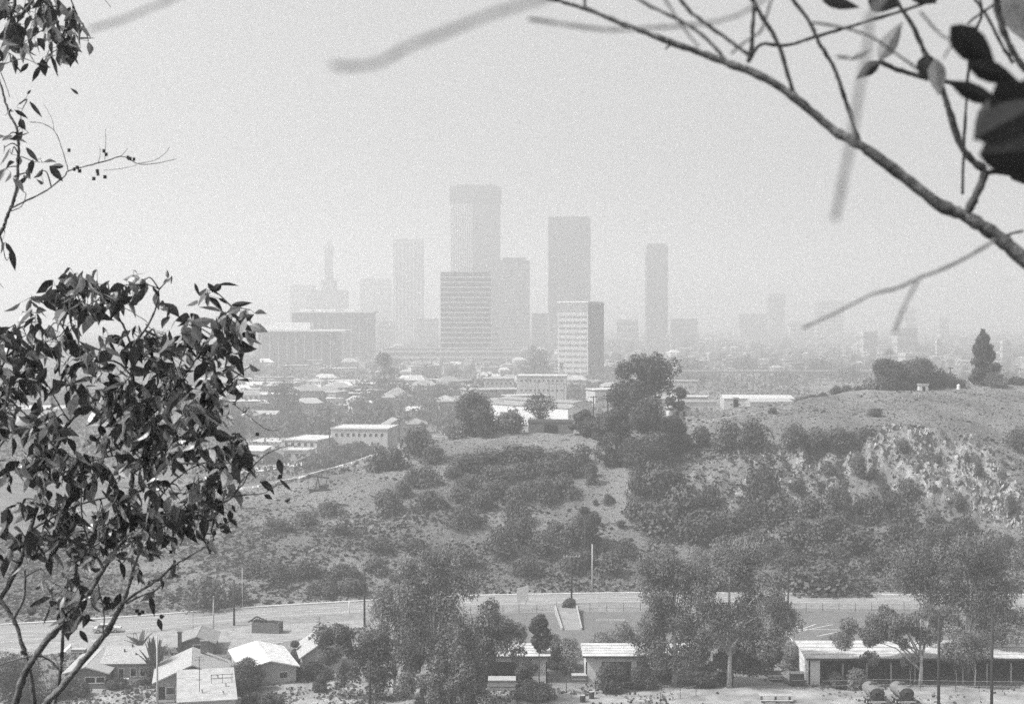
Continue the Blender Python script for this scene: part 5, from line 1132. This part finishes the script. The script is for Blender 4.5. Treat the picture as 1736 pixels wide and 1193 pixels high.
while n_ < 285:
    py = 550 + 150 * r.random() ** 0.85; px = r.uniform(360, 1750) if r.random() < .6 else r.uniform(380, 900)
    d = gd(py)
    if d < 640 or d > 5200: continue
    if 1060 < px and py > 650 and px > 1180: continue
    if 1180 < d < 1320: continue
    x = (px - CX) / FPX * d; k = r.randrange(4); z = zone(px, d); sc = r.uniform(.6, 1.15) * (1 + d / 9000)
    loc = (x, d, tz(x, d)); rz = r.choice([.2, .25, -.15, .3, .22]) + r.uniform(-.1, .1)
    if used[k]: o = far_protos[k].copy(); COL.objects.link(o)
    else: o = far_protos[k]; used[k] = True
    o.location = loc; o.rotation_euler = (0, 0, rz); o.scale = (sc, sc, sc * .9); tag(o, z[2], "house", z[2].replace("house", "houses")); n_ += 1
ft = []
for k in range(5):
    t_ = leaf_cloud("far_tree", blob_lobes(1, 1.5, 9, 300 + k, z0=0, lob=.62, shape='dome' if k < 4 else 'cone'), 420, .3, 60 + k, M_leafd, fill=.2); ft.append([t_, False])
n_ = 0
while n_ < 290:
    py = 552 + 200 * r.random() ** 1.25; px = r.uniform(-50, 1750); d = gd(py)
    if d < 500 or d > 3500: continue
    x = (px - CX) / FPX * d
    if 1180 < px and py > 655: continue
    if 900 < px and py > 690: continue
    if 1225 < d < 1275: continue
    pr = ft[r.randrange(5)]
    if pr[1]: o = pr[0].copy(); COL.objects.link(o)
    else: o = pr[0]; pr[1] = True
    R = r.uniform(3.5, 8) * (1 + d / 5000); z = zone(px, d); lab = z[2].replace("house", "tree")
    if py > 655: zz_ = [w for a, w in ((300, "behind the foreground leaves"), (470, "by the white gabled house"), (560, "by the boxy two-storey block"), (660, "by the long hipped house"), (740, "by the pyramid-roofed house"), (880, "behind the rounded crest tree"), (1180, "around the pale factory"), (9999, "over the right shoulder of the hill")) if px < a][0]; lab = ("dark leafy tree nearer the street, " if py > 700 else "dark leafy tree farther back, ") + zz_; g = lab.replace("tree", "trees", 1)
    else: g = lab.replace("tree", "trees")
    o.location = (x, d, tz(x, d) - .3); o.rotation_euler = (0, 0, r.random() * 6); o.scale = (R, R, R * r.uniform(.8, 1.2)); tag(o, lab, "tree", g); n_ += 1
# the houses beyond those, too many and too small to tell one from the next
def carpet(name, n, seed, d0, d1):
    r = random.Random(seed); mb = MB()
    for i in range(n):
        d = d0 * (d1 / d0) ** r.random(); px = r.uniform(340, 1800); x = (px - CX) / FPX * d; k = r.uniform(.6, 1.5); z = tz(x, d)
        if 1230 < d < 1270: continue
        w, l, h = 9 * k, 8 * k, r.choice([3.5, 4, 5, 7, 9]) ; a = r.choice([.2, .3, -.2, .9])
        mb.box((x, d, z + h / 2 - .5), (w, l, h + 1), a, 0); mb.box((x, d, z + h + .3), (w + .8, l + .8, .5), a, 1)
        if r.random() < .5: mb.box((x, d, z + h + 1.2), (w * .6, l * .6, 1.3), a, 1, top=.4)
    return tag(mb.build(name, [mat("carpet_wall", .22, .9, .7, .02), mat("carpet_roof", .26, .9, .7, .03)]), kind='stuff')
carpet("distant_houses", 1300, 31, 1350, 5200)
# larger trees on the flats that can be told apart
def flat_tree(lab, px, py, tp, w, sd, m=None): return tree("garden_tree", lab, px, py, tp, w, 3500, .9, sd, m or M_leafd, M_trunkd, depth=gd(py), lobes=18, shape='dome', z0f=.05, limbs=2, fill=.3, lob=.38, trunk_r=.4)
flat_tree("big dark tree left of the boxy two-storey block", 482, 716, 640, 62, 71)
flat_tree("dark tree mass below the white gabled house at left", 505, 735, 700, 70, 72)
flat_tree("leafy tree between the boxy block and the white-porched house", 588, 690, 655, 40, 73)
flat_tree("round dark tree left of the white-porched house's right neighbour", 645, 712, 676, 44, 74)
flat_tree("tall dark tree rising above the long two-storey hipped house", 652, 680, 596, 50, 75)
flat_tree("domed dark tree behind the white-gabled house", 750, 690, 648, 46, 76)
flat_tree("dark tree clump in front of the pale office block's left foot", 905, 650, 582, 56, 77)
flat_tree("dark tree at the left edge of the flats, above the branch tips", 396, 760, 700, 60, 78)
flat_tree("bushy dark tree right of the apartment row by the street", 715, 770, 728, 66, 79)
flat_tree("dark conical tree in front of the low grey hipped house", 716, 752, 716, 16, 80)
flat_tree("broad dark hedge tree along the street below the apartment row", 610, 784, 750, 110, 81)
flat_tree("dark street hedge left of the broad hedge tree", 540, 792, 772, 80, 82)
flat_tree("dark rounded tree far behind the big round crest tree's right side", 1165, 640, 600, 50, 83)
flat_tree("dark tree clump on the plain right of the big round crest tree", 1260, 632, 604, 60, 84)
flat_tree("wide dark tree mass on the plain left of the crest tree pair", 1390, 640, 606, 80, 85)
# tidy the unused shrub shapes
for pr in shrub_protos:
    if not pr[1]:
        for ch in list(pr[0].children): bpy.data.objects.remove(ch)
        bpy.data.objects.remove(pr[0])

# low garden greenery and hedges between the houses of the plain: uncountable
def greenery(name, n, seed, m, d0, d1, size, hmax):
    r = np.random.RandomState(seed); d = d0 * (d1 / d0) ** r.rand(n * 4); px = r.uniform(-120, 1860, n * 4); x = (px - CX) / FPX * d
    k_ = (fbm(x / 45 + 3, d / 70, 3) + 0.12) > 0; x, d = x[k_][:n], d[k_][:n]; n = len(x)
    z = terrain(x, d) + r.rand(n) ** 1.6 * hmax * (1 + d / 3000); s = size * (0.5 + r.rand(n)) * (d / 800) ** 0.6
    c = np.stack([x, d, z], 1); a = r.normal(size=(n, 3)); a /= np.linalg.norm(a, axis=1)[:, None]; b_ = np.cross(a, r.normal(size=(n, 3))); b_ /= np.linalg.norm(b_, axis=1)[:, None]
    a *= s[:, None]; b_ *= s[:, None] * .7
    V = np.stack([c - a, c + b_, c + a, c - b_], 1).reshape(-1, 3).astype(np.float32)
    me = bpy.data.meshes.new(name); me.vertices.add(n * 4); me.vertices.foreach_set('co', V.ravel()); me.loops.add(n * 4); me.loops.foreach_set('vertex_index', np.arange(n * 4, dtype=np.int32))
    me.polygons.add(n); me.polygons.foreach_set('loop_start', np.arange(0, n * 4, 4, dtype=np.int32)); me.polygons.foreach_set('loop_total', np.full(n, 4, dtype=np.int32))
    me.materials.append(m); me.update(); o = bpy.data.objects.new(name, me); COL.objects.link(o); return tag(o, kind='stuff')
greenery("garden_greenery", 80000, 5, M_leafd, 480, 4000, 1.0, 5.0)
# tell the members of the small shrub groups apart by their order from the left
import collections
_g = collections.defaultdict(list)
for o in list(COL.objects):
    if o.parent is None and o.get('group') and o.get('category') in ('shrub',): _g[(o['group'], o['label'])].append(o)
ORD = "leftmost second third fourth fifth sixth seventh eighth ninth tenth eleventh twelfth thirteenth fourteenth fifteenth sixteenth seventeenth eighteenth nineteenth twentieth twenty-first twenty-second twenty-third twenty-fourth twenty-fifth twenty-sixth twenty-seventh twenty-eighth".split()
SHORT = {SB: "of the dark shrubs crowding the belt under the centre crest", SL: "of the low scrubby shrubs on the lower slope behind the road", SG: "of the dark shrubs in the gully below the crest trees",
         SR: "of the bushes clinging to the pale cliff face", ST: "of the dense shrubs along the foot of the cliff", "hedge blocks on the right crest": "of the clipped hedge blocks on the right crest"}
for (g, l_), os_ in _g.items():
    if len(os_) > 28 or g not in SHORT: continue
    os_.sort(key=lambda o: o.location.x / o.location.y)
    for i, o in enumerate(os_): o['label'] = (ORD[i] if i == 0 else ORD[i] + " from the left") + " " + SHORT[g]
# ---------------------------------------------------------------- foreground branches
def smooth(pts, k=5):
    P = [Vector(p) for p in pts]
    if len(P) < 3: return P
    out = []
    for i in range(len(P) - 1):
        p0, p1, p2, p3 = P[max(i - 1, 0)], P[i], P[i + 1], P[min(i + 2, len(P) - 1)]
        for j in range(k):
            t = j / k; out.append(0.5 * ((2 * p1) + (p2 - p0) * t + (2 * p0 - 5 * p1 + 4 * p2 - p3) * t * t + (3 * p1 - p0 - 3 * p2 + p3) * t ** 3))
    return out + [P[-1]]
def branch(mb, pts, d, w0, w1, jit=0.0, seed=1, n=7, dz=0.0):
    """pts: picture points; d distance (or pair); w0, w1 widths in picture pixels at the ends"""
    r = random.Random(seed); d0, d1 = d if hasattr(d, '__len__') else (d, d); N = len(pts)
    P = [at(x, y, d0 + (d1 - d0) * i / (N - 1)) for i, (x, y) in enumerate(pts)]
    Q = smooth(P, 6); M = len(Q)
    if jit: Q = [q + Vector((r.uniform(-1, 1), r.uniform(-1, 1), r.uniform(-1, 1))) * jit * d0 / FPX for q in Q]
    R = [(w0 + (w1 - w0) * i / (M - 1)) / 2 * (d0 + (d1 - d0) * i / (M - 1)) / FPX * (1 + (r.uniform(-.16, .22) if jit else 0)) for i in range(M)]
    mb.tube(Q, R, n); return Q
def add_leaf(mb, p, dirv, L0, W, r, fold=None, curl=None, mi=0):
    dirv = dirv.normalized(); side = dirv.cross(Vector((r.gauss(0, 1), r.gauss(0, 1), r.gauss(0, 1))))
    if side.length < .1: side = dirv.cross(Vector((1, 0, 0)))
    side.normalize(); nrm = side.cross(dirv).normalized()
    fold = r.uniform(.05, .5) if fold is None else fold; curl = r.uniform(-.25, .35) if curl is None else curl; sw = r.uniform(-.18, .18)
    V = []; prof = [(0, .03), (.12, .5), (.3, .95), (.5, .92), (.72, .58), (.88, .25), (1, .02)]
    for t, w in prof:
        c = p + dirv * (L0 * t) + nrm * (curl * L0 * t * t) + side * (sw * L0 * math.sin(t * 3.1))
        V += [c - side * (W / 2 * w) + nrm * (fold * W / 2 * w), c, c + side * (W / 2 * w) + nrm * (fold * W / 2 * w)]
    mb.add(V, [(i * 3 + e, i * 3 + e + 1, i * 3 + e + 4, i * 3 + e + 3) for i in range(len(prof) - 1) for e in (0, 1)], mi)
M_fl = mat("near_eucalyptus_leaf", 0.05, 0.33, 0.5, 30, spec=0.6, translucent=0.15)
M_fl2 = mat("young_eucalyptus_leaf", 0.28, 0.4, 0.35, 30, spec=0.5, translucent=0.35)
M_fb = mat("near_branch_bark", 0.05, 0.8, 0.6, 25, bump=0.4)
M_fb2 = mat("smooth_pale_branch_bark", 0.12, 0.75, 0.7, 14, bump=0.4)
# ---- the tree on the left
t = thing("eucalyptus_tree", "near eucalyptus whose leafy twigs fill the whole left side of the picture", "tree", at(-260, 1193, 9.6)); org = Vector(t.location); t.location.z = tz(org.x, org.y); org = Vector(t.location)
bm_ = MB(); sk = []
def B(pts, w0, w1, d=10.0, jit=.8, n=7):
    Q = branch(bm_, pts, d, w0, w1, jit, len(sk) + 1, n); sk.extend(Q); return Q
B([(20, 1420), (60, 1240), (78, 1193), (104, 1165), (140, 1121), (181, 1071), (194, 1048), (207, 1025)], 15, 8, (9.8, 9.6))
B([(207, 1025), (220, 988), (228, 960), (236, 935)], 8, 4, 9.6)
B([(207, 1022), (241, 999), (270, 981), (295, 958), (330, 937), (360, 918), (362, 899), (381, 887)], 5, 2.4, 9.5)
B([(213, 1022), (238, 1010), (262, 1001), (274, 990)], 4, 2, 9.5)
B([(-20, 1420), (10, 1240), (26, 1193), (39, 1147), (65, 1105), (86, 1077), (109, 1056), (130, 1030), (155, 999), (176, 963), (208, 918), (239, 905), (287, 887), (322, 870), (363, 860), (395, 842)], 14, 3, (10.0, 9.6))
B([(395, 842), (420, 838), (447, 835), (470, 822)], 2.4, 1.2, 9.6)
B([(395, 842), (415, 815), (429, 790), (453, 769), (478, 758), (495, 755)], 3, 1.3, 9.6)
B([(427, 795), (423, 766), (417, 748), (405, 735)], 2, 1.2, 9.6)
B([(395, 842), (412, 812), (430, 800), (452, 790)], 2, 1, 9.7)
B([(90, 1420), (62, 1240), (58, 1193), (49, 1128), (36, 1087), (23, 1048), (0, 1017), (-30, 985)], 9, 6, 10.2)
B([(23, 1048), (39, 1017), (43, 986), (42, 965)], 6, 3, 10.2)
B([(70, 1330), (96, 1175), (104, 1128), (106, 1077), (111, 1033), (112, 1000)], 8, 4, 9.9)
B([(102, 1135), (78, 1115), (52, 1112), (16, 1121), (-20, 1135)], 3.5, 2.5, 9.9)
B([(166, 990), (176, 1038), (174, 1075), (170, 1090)], 3, 1.5, 9.6)
B([(208, 918), (218, 860), (225, 800), (228, 730), (225, 633), (223, 591)], 9, 5, 10.2)
B([(223, 591), (211, 555), (193, 527), (185, 505)], 4.5, 2, 10.2)
B([(223, 591), (250, 552), (266, 515), (269, 490)], 4.5, 2, 10.2)
B([(252, 548), (232, 534), (208, 520)], 1.6, 1, 10.2)
B([(226, 690), (199, 663), (160, 678), (118, 715), (95, 760), (70, 830), (50, 900), (20, 980), (-30, 1060)], 4, 9, 10.4)
B([(118, 715), (100, 687), (78, 648), (60, 620)], 3, 1.5, 10.4)
B([(118, 715), (121, 690), (110, 650)], 2.2, 1.3, 10.4)
B([(225, 640), (200, 615), (150, 600), (110, 560), (95, 520)], 4, 2, 10.2)
B([(228, 730), (270, 690), (310, 640), (345, 590), (370, 550), (392, 520)], 5, 2, 10.0)
B([(228, 800), (280, 760), (330, 720), (352, 672), (372, 668)], 4, 1.6, 10.0)
B([(352, 672), (392, 683), (424, 707), (451, 727), (472, 729)], 1.5, 1, 10.0)
B([(95, 760), (60, 720), (30, 690), (0, 660)], 4, 2, 10.5)
B([(70, 830), (110, 800), (160, 780), (200, 770)], 4, 2, 10.3)
B([(50, 900), (100, 870), (150, 850), (200, 840)], 5, 2, 10.3)
B([(-40, 700), (-5, 640), (15, 590), (28, 560)], 6, 2, 10.4)
B([(176, 963), (150, 920), (140, 880), (138, 830)], 5, 2, 9.9)
B([(239, 905), (262, 860), (290, 820), (330, 790), (370, 780)], 4, 1.8, 9.8)
B([(287, 787), (330, 785), (345, 790), (370, 815)], 3.6, 2.6, 9.3)
# trunk outside the frame
B([(-260, 1500), (-240, 1300), (-120, 1120), (-60, 1060), (-30, 985), (-40, 700), (-60, 500), (-50, 300), (-20, 100), (10, -80)], 60, 14, 10.4)
B([(20, 1420), (-120, 1520), (-240, 1600)], 22, 40, 10.0); B([(-20, 1420), (-120, 1500), (-240, 1590)], 22, 34, 10.0); B([(90, 1420), (-60, 1520), (-240, 1600)], 12, 30, 10.2); B([(70, 1330), (10, 1420), (-60, 1520)], 8, 20, 10.0)
# upper left stem
B([(-30, 60), (0, 140), (8, 170), (17, 196), (28, 216), (31, 250), (30, 290), (26, 330), (17, 355), (8, 378), (0, 395), (-60, 470)], 3, 7, 10.0)
Bs = [B([(18, 354), (45, 340), (75, 325), (108, 300), (116, 290), (145, 282), (180, 273), (205, 265), (222, 272), (235, 278), (258, 278), (298, 270)], 3.0, .9, 9.8, .4, 6)]
B([(235, 277), (262, 272), (280, 260), (287, 250)], 1.1, .7, 9.8, .3, 5); B([(176, 289), (205, 286), (232, 280)], 1.0, .7, 9.8, .3, 5); B([(166, 278), (170, 262), (169, 250)], 1, .6, 9.8, .3, 5); B([(178, 274), (179, 240), (179, 218)], 1, .6, 9.8, .3, 5); B([(205, 265), (217, 252)], 1, .6, 9.8, 0, 5)
B([(116, 290), (106, 255), (92, 222), (70, 209), (50, 207)], 1.5, 1.2, 9.8, .3, 5); B([(92, 222), (88, 202), (74, 176)], .9, .6, 9.8, .3, 5); B([(18, 358), (36, 350), (44, 330), (36, 322)], 2, 1, 9.9, .3, 5)
B([(0, 120), (12, 150), (17, 165)], 1.6, 1, 9.9, .3, 5); B([(28, 180), (40, 170), (52, 155)], .9, .6, 9.8, .3, 5)
B([(0, 395), (10, 440), (18, 430)], 2, 1.2, 10, .3, 5); B([(-20, 10), (20, 30), (50, 10), (70, -30)], 5, 3, 9.9); B([(8, 80), (14, 40), (26, 0), (30, -40)], 6, 6, 9.9); B([(0, 112), (18, 105), (40, 100), (62, 108)], 2.4, 1, 9.9, .3, 5); B([(70, -30), (90, 20), (100, 60)], 4, 2, 9.8); B([(110, -30), (128, 20), (140, 40)], 3, 1.5, 9.7); B([(-10, 470), (6, 488)], 1.4, .8, 9.9, 0, 5); B([(170, -10), (188, 13)], 1.6, .8, 9.8, 0, 5)
skn = np.array([tuple(q) for q in sk]); skpx = np.stack(project(skn[:, 0], skn[:, 1], skn[:, 2]), 1)
r = random.Random(12); lm = MB(); tw = MB()
CROWN = [(0, 552), (30, 548), (48, 535), (50, 505), (95, 490), (100, 478), (130, 470), (165, 478), (205, 480), (245, 476), (285, 468), (305, 500), (335, 515), (350, 492), (390, 495), (424, 516), (418, 560), (402, 600), (410, 640), (372, 662), (366, 700), (392, 735), (412, 770), (392, 815), (372, 840), (385, 862), (350, 868), (320, 885), (300, 880), (262, 940), (225, 955), (190, 960), (165, 1000), (140, 1045), (120, 1050), (80, 1055), (60, 1000), (30, 990), (0, 985)]
HOLES = [[(190, 525), (212, 520), (222, 575), (205, 560)], [(205, 500), (250, 500), (262, 525), (232, 570), (222, 560)], [(35, 668), (95, 655), (165, 688), (165, 740), (120, 760), (95, 700), (35, 700)], [(60, 590), (110, 600), (100, 640), (60, 640)], [(335, 600), (362, 610), (362, 640), (340, 650)], [(122, 800), (160, 850), (130, 860)], [(180, 870), (230, 880), (200, 900)], [(290, 560), (310, 560), (305, 585)], [(150, 610), (185, 620), (170, 640)], [(285, 700), (300, 720), (285, 760)]]
def inp(x, y, poly): return bool(inpoly(np.array([float(x)]), np.array([float(y)]), poly)[0])
def cluster(cx, cy, k, dep, Lp=(17, 42), down=.6, spread=17):
    j = int(np.argmin((skpx[:, 0] - cx) ** 2 + (skpx[:, 1] - cy) ** 2)); a = Vector(skn[j]); c = at(cx, cy, dep)
    mid = (a + c) / 2 + Vector((r.uniform(-.03, .03), r.uniform(-.1, .1), r.uniform(-.01, .06)))
    Q = smooth([a, mid, c], 4); tw.tube(Q, [.006 - .004 * i / len(Q) for i in range(len(Q))], 5)
    for _ in range(k):
        x, y = cx + r.gauss(0, spread * .6), cy + r.gauss(0, spread * .6); dd = dep + r.gauss(0, .12); p = at(x, y, dd); s = dd / FPX
        tw.tube([c, p], .0016, 4, cap=False)
        dv = Vector((r.gauss(0, .68), r.gauss(0, .6), -down - .2 + r.gauss(0, .45))); L0 = r.uniform(*Lp) * s
        add_leaf(lm, p, dv, L0, L0 * r.uniform(.3, .58), r, mi=1 if r.random() < .27 else 0)
n_ = 0
while n_ < 315:
    x, y = r.uniform(-15, 425), r.uniform(465, 1050)
    if not inp(max(x, 1), y, CROWN): continue
    if any(inp(x, y, h) for h in HOLES) and r.random() < .93: continue
    if y > 930 and r.random() < .35: continue
    cluster(x, y, r.randint(5, 8), r.uniform(9.2, 10.9)); n_ += 1
for x, y, k in [(398, 733, 3), (412, 700, 2), (383, 885, 4), (370, 895, 2), (345, 905, 2), (300, 955, 3), (268, 985, 2), (425, 525, 3), (415, 560, 2), (358, 490, 3), (135, 468, 2), (238, 478, 3), (105, 485, 2), (410, 790, 3), (404, 760, 3), (425, 620, 1), (330, 880, 4), (250, 990, 2), (235, 960, 3), (190, 1020, 2), (60, 545, 4), (20, 560, 4), (290, 470, 2)]: cluster(x, y, k, r.uniform(9.4, 10.2), spread=13, Lp=(16, 34))
# upper-left bunches
for x, y, k in [(20, 35, 8), (85, 45, 9), (105, 78, 7), (45, 75, 7), (118, 45, 8), (70, 5, 9), (15, 5, 9), (95, 85, 5), (10, 20, 9), (30, 50, 8), (8, 70, 7), (75, 20, 9), (95, 35, 10), (110, 60, 9), (85, 70, 6), (125, 25, 8), (120, 85, 6), (60, 60, 5), (130, 50, 6), (40, 15, 6), (15, 92, 5), (150, 70, 2), (100, 5, 8), (55, 35, 5)]: cluster(x, y, k, r.uniform(9.4, 10.4), down=.9, spread=14, Lp=(22, 38))
for x, y, k in [(20, 190, 2), (36, 215, 3), (12, 232, 2), (20, 262, 3), (10, 285, 4), (58, 275, 4), (45, 300, 2), (28, 300, 2), (8, 250, 1), (5, 412, 2), (8, 395, 1), (38, 185, 2), (68, 290, 2)]: cluster(x, y, k, r.uniform(9.6, 10.1), down=.7, spread=11, Lp=(18, 30))
def leafpx(x0, y0, x1, y1, wpx, d, mi=0, mb=None, fold=.2, curl=0.0):
    a, b = at(x0, y0, d), at(x1, y1, d + .02); dv = b - a; L0 = dv.length; dv.normalize()
    vw = (a - cam.location).normalized(); side = dv.cross(vw).normalized(); nrm = side.cross(dv).normalized(); W = wpx * d / FPX; V = []
    prof = [(0, .04), (.1, .5), (.28, .95), (.5, 1.0), (.7, .7), (.86, .34), (1, .02)]
    for t_, w in prof:
        c = a + dv * (L0 * t_) + nrm * (curl * L0 * t_ * t_); V += [c - side * (W / 2 * w) + nrm * (fold * W / 2 * w), c, c + side * (W / 2 * w) + nrm * (fold * W / 2 * w)]
    (mb or lm).add(V, [(i * 3 + e, i * 3 + e + 1, i * 3 + e + 4, i * 3 + e + 3) for i in range(len(prof) - 1) for e in (0, 1)], mi)
# single leaves that stand out along the outline
for q in [(108, 282, 85, 281, 9), (84, 281, 107, 308, 13), (44, 250, 66, 276, 9), (50, 172, 72, 200, 7), (48, 108, 33, 124, 8), (62, 108, 86, 115, 8), (68, 112, 54, 140, 9), (133, 160, 120, 150, 5), (131, 478, 141, 458, 7), (95, 485, 118, 490, 14), (285, 472, 282, 455, 6), (330, 480, 338, 502, 6), (375, 482, 358, 496, 12), (352, 480, 370, 500, 9), (392, 517, 428, 513, 9), (410, 543, 431, 533, 12), (412, 549, 428, 562, 9), (400, 608, 414, 638, 12), (407, 607, 412, 622, 5),
          (472, 778, 478, 805, 12), (478, 805, 470, 812, 8), (270, 1045, 279, 1044, 8), (268, 1048, 275, 1070, 9), (135, 1068, 150, 1090, 10), (18, 420, 26, 460, 11), (452, 815, 466, 840, 7), (474, 812, 495, 832, 6), (462, 832, 440, 815, 9), (445, 815, 455, 826, 11), (448, 838, 462, 846, 8), (482, 850, 494, 845, 5), (366, 900, 355, 905, 12), (372, 885, 395, 905, 8), (255, 1010, 262, 1045, 10), (46, 160, 53, 152, 4),
          (205, 1005, 190, 1035, 12), (60, 1040, 43, 1028, 15), (112, 1060, 116, 1085, 12), (178, 1010, 184, 1030, 12), (150, 1040, 140, 1065, 12), (130, 1050, 118, 1078, 13)]:
    leafpx(*q, 9.7, 0, fold=.35, curl=r.uniform(-.2, .2))
bm_.build("branch", M_fb2, None, True); br = bpy.context.scene.collection.objects["branch"]
def own(o, t):
    o.parent = t
    for v in o.data.vertices: v.co -= Vector(t.location)
own(br, t)
o = tw.build("twig", M_fb, None); own(o, t)
o = lm.build("foliage", [M_fl, M_fl2], None); own(o, t)
sm = MB()
for x, y in [(176, 256), (180, 262), (217, 267), (227, 270), (220, 269), (166, 295), (165, 290), (159, 303), (131, 284), (126, 287), (135, 290), (178, 300), (397, 683), (117, 255), (436, 736), (236, 1040), (242, 1037), (38, 1105), (232, 1035), (290, 935), (296, 952)]:
    q = at(x, y, 9.8); sm.cyl(q, .009 + .004 * r.random(), .022, 7)
o = sm.build("seed_capsule", M_fb, None); own(o, t)

# ---- the tree on the right, much nearer and out of focus
t = thing("eucalyptus_tree", "blurred near tree whose bare branches cross the upper right corner", "tree", at(2050, 1193, 3.4)); t.location.z = tz(t.location.x, t.location.y)
bm_ = MB(); sk = []
D3 = 3.3
B([(919, -3), (955, 4), (993, 15), (1050, 38), (1117, 64), (1170, 84), (1230, 106), (1299, 133), (1353, 170), (1415, 222), (1462, 249), (1521, 291), (1590, 345), (1639, 368), (1689, 399), (1736, 439), (1820, 500), (1930, 620), (2050, 800)], 4.5, 28, D3, .9, 9)
own_bits = []                       # every thinner shoot is a part of its own
def T(pts, w0, w1, d=D3, nm="shoot"):
    global bm_
    k_ = bm_; bm_ = MB(); B(pts, w0, w1, d, .6, 7); own_bits.append((nm, bm_)); bm_ = k_
T([(993, 15), (991, 5), (992, -10)], 5, 5); T([(1140, 73), (1132, 80), (1128, 84)], 5, 2)
T([(1353, 168), (1343, 150), (1319, 74), (1296, 35), (1272, -6)], 8, 7); T([(1268, 106), (1274, 80), (1276, 49), (1279, -6)], 8, 6)
T([(1459, 247), (1437, 182), (1420, 130), (1408, 104), (1390, 75), (1373, 39), (1340, -6)], 8, 6)
T([(1639, 362), (1650, 340), (1669, 294), (1652, 275), (1629, 247), (1610, 190), (1600, 158), (1585, 120), (1570, 94), (1548, 45), (1524, 8), (1516, -8)], 15, 6)
T([(1669, 294), (1690, 292), (1740, 300)], 9, 6)
T([(1632, 330), (1633, 270), (1637, 190), (1642, 118), (1652, 60), (1664, 25), (1660, -8)], 5, 5, 3.7)
T([(1740, 120), (1725, 100), (1708, 69), (1694, 30), (1688, -8)], 11, 12, 3.0); T([(1718, 108), (1700, 80), (1674, 30), (1648, -8)], 6, 5); T([(1740, 8), (1700, 2), (1668, 20), (1640, 40)], 5, 4)
T([(1272, 103), (1289, 76), (1334, 77), (1378, 64), (1462, 39), (1520, 22), (1592, -3)], 6, 5, 3.5)
T([(1489, 103), (1516, 116), (1555, 128), (1610, 140), (1650, 152)], 8, 10); T([(1555, 128), (1570, 115)], 6, 5)
T([(1077, -4), (1110, 15), (1151, 34), (1190, 60), (1215, 84), (1230, 103)], 5, 6, 2.6); T([(1150, -5), (1172, 22), (1196, 40), (1235, 68), (1270, 94)], 6, 6, 2.8)
T([(1309, -4), (1300, 25), (1289, 54), (1265, 70), (1240, 92)], 4, 4, 2.4); T([(1125, -4), (1150, 35), (1168, 60), (1185, 80)], 4, 3, 2.2)
T([(1560, 20), (1590, 55), (1612, 72), (1600, 100)], 4, 3, 2.2); T([(1373, 39), (1420, 45), (1470, 60), (1500, 78), (1560, 120)], 4, 4, 2.4)
T([(1735, 391), (1715, 396), (1706, 402), (1712, 412)], 4, 5)
# very near twigs, strongly blurred
_T = T
def T(pts, w0, w1, d=D3): _T(pts, w0, w1, d, 'near_twig')
T([(895, 32), (960, 42), (1028, 50), (1090, 48), (1150, 44), (1200, 39), (1250, 26), (1300, -4)], 6, 5, 1.6)
T([(1472, 30), (1470, 80), (1458, 140), (1450, 190), (1436, 270), (1415, 372)], 10, 10, .95)
T([(560, 110), (600, 112), (645, 105), (690, 80), (740, 60), (790, 40), (850, 18), (930, -6)], 9, 10, .8)
T([(1361, 556), (1420, 528), (1475, 500), (1520, 488), (1560, 470), (1620, 446), (1690, 405)], 4, 7, 2.2)
T([(1557, 472), (1545, 495), (1530, 525), (1515, 565)], 6, 6, 1.7); T([(1511, 588), (1504, 604)], 4, 3, 1.7)
T([(150, 50), (200, 36), (250, 16), (310, -10)], 6, 6, 1.1)
# carry the very near twigs back to the tree outside the frame
T([(930, -6), (1200, -120), (1700, -240), (2300, -300)], 12, 24, (.85, 1.6)); T([(310, -10), (900, -200), (1700, -240)], 6, 20, (1.1, 1.4)); T([(1472, 30), (1600, -100), (1900, -260)], 10, 18, (.95, 1.5))
o = bm_.build("branch", M_fb2, None, True); own(o, t)
M_tw = mat("thin_twig_bark", .16, .8, .2, 20)
for nm, mbx in own_bits: o = mbx.build(nm, M_fb if nm == "shoot" else M_tw, None, True); own(o, t)
lm2 = MB()
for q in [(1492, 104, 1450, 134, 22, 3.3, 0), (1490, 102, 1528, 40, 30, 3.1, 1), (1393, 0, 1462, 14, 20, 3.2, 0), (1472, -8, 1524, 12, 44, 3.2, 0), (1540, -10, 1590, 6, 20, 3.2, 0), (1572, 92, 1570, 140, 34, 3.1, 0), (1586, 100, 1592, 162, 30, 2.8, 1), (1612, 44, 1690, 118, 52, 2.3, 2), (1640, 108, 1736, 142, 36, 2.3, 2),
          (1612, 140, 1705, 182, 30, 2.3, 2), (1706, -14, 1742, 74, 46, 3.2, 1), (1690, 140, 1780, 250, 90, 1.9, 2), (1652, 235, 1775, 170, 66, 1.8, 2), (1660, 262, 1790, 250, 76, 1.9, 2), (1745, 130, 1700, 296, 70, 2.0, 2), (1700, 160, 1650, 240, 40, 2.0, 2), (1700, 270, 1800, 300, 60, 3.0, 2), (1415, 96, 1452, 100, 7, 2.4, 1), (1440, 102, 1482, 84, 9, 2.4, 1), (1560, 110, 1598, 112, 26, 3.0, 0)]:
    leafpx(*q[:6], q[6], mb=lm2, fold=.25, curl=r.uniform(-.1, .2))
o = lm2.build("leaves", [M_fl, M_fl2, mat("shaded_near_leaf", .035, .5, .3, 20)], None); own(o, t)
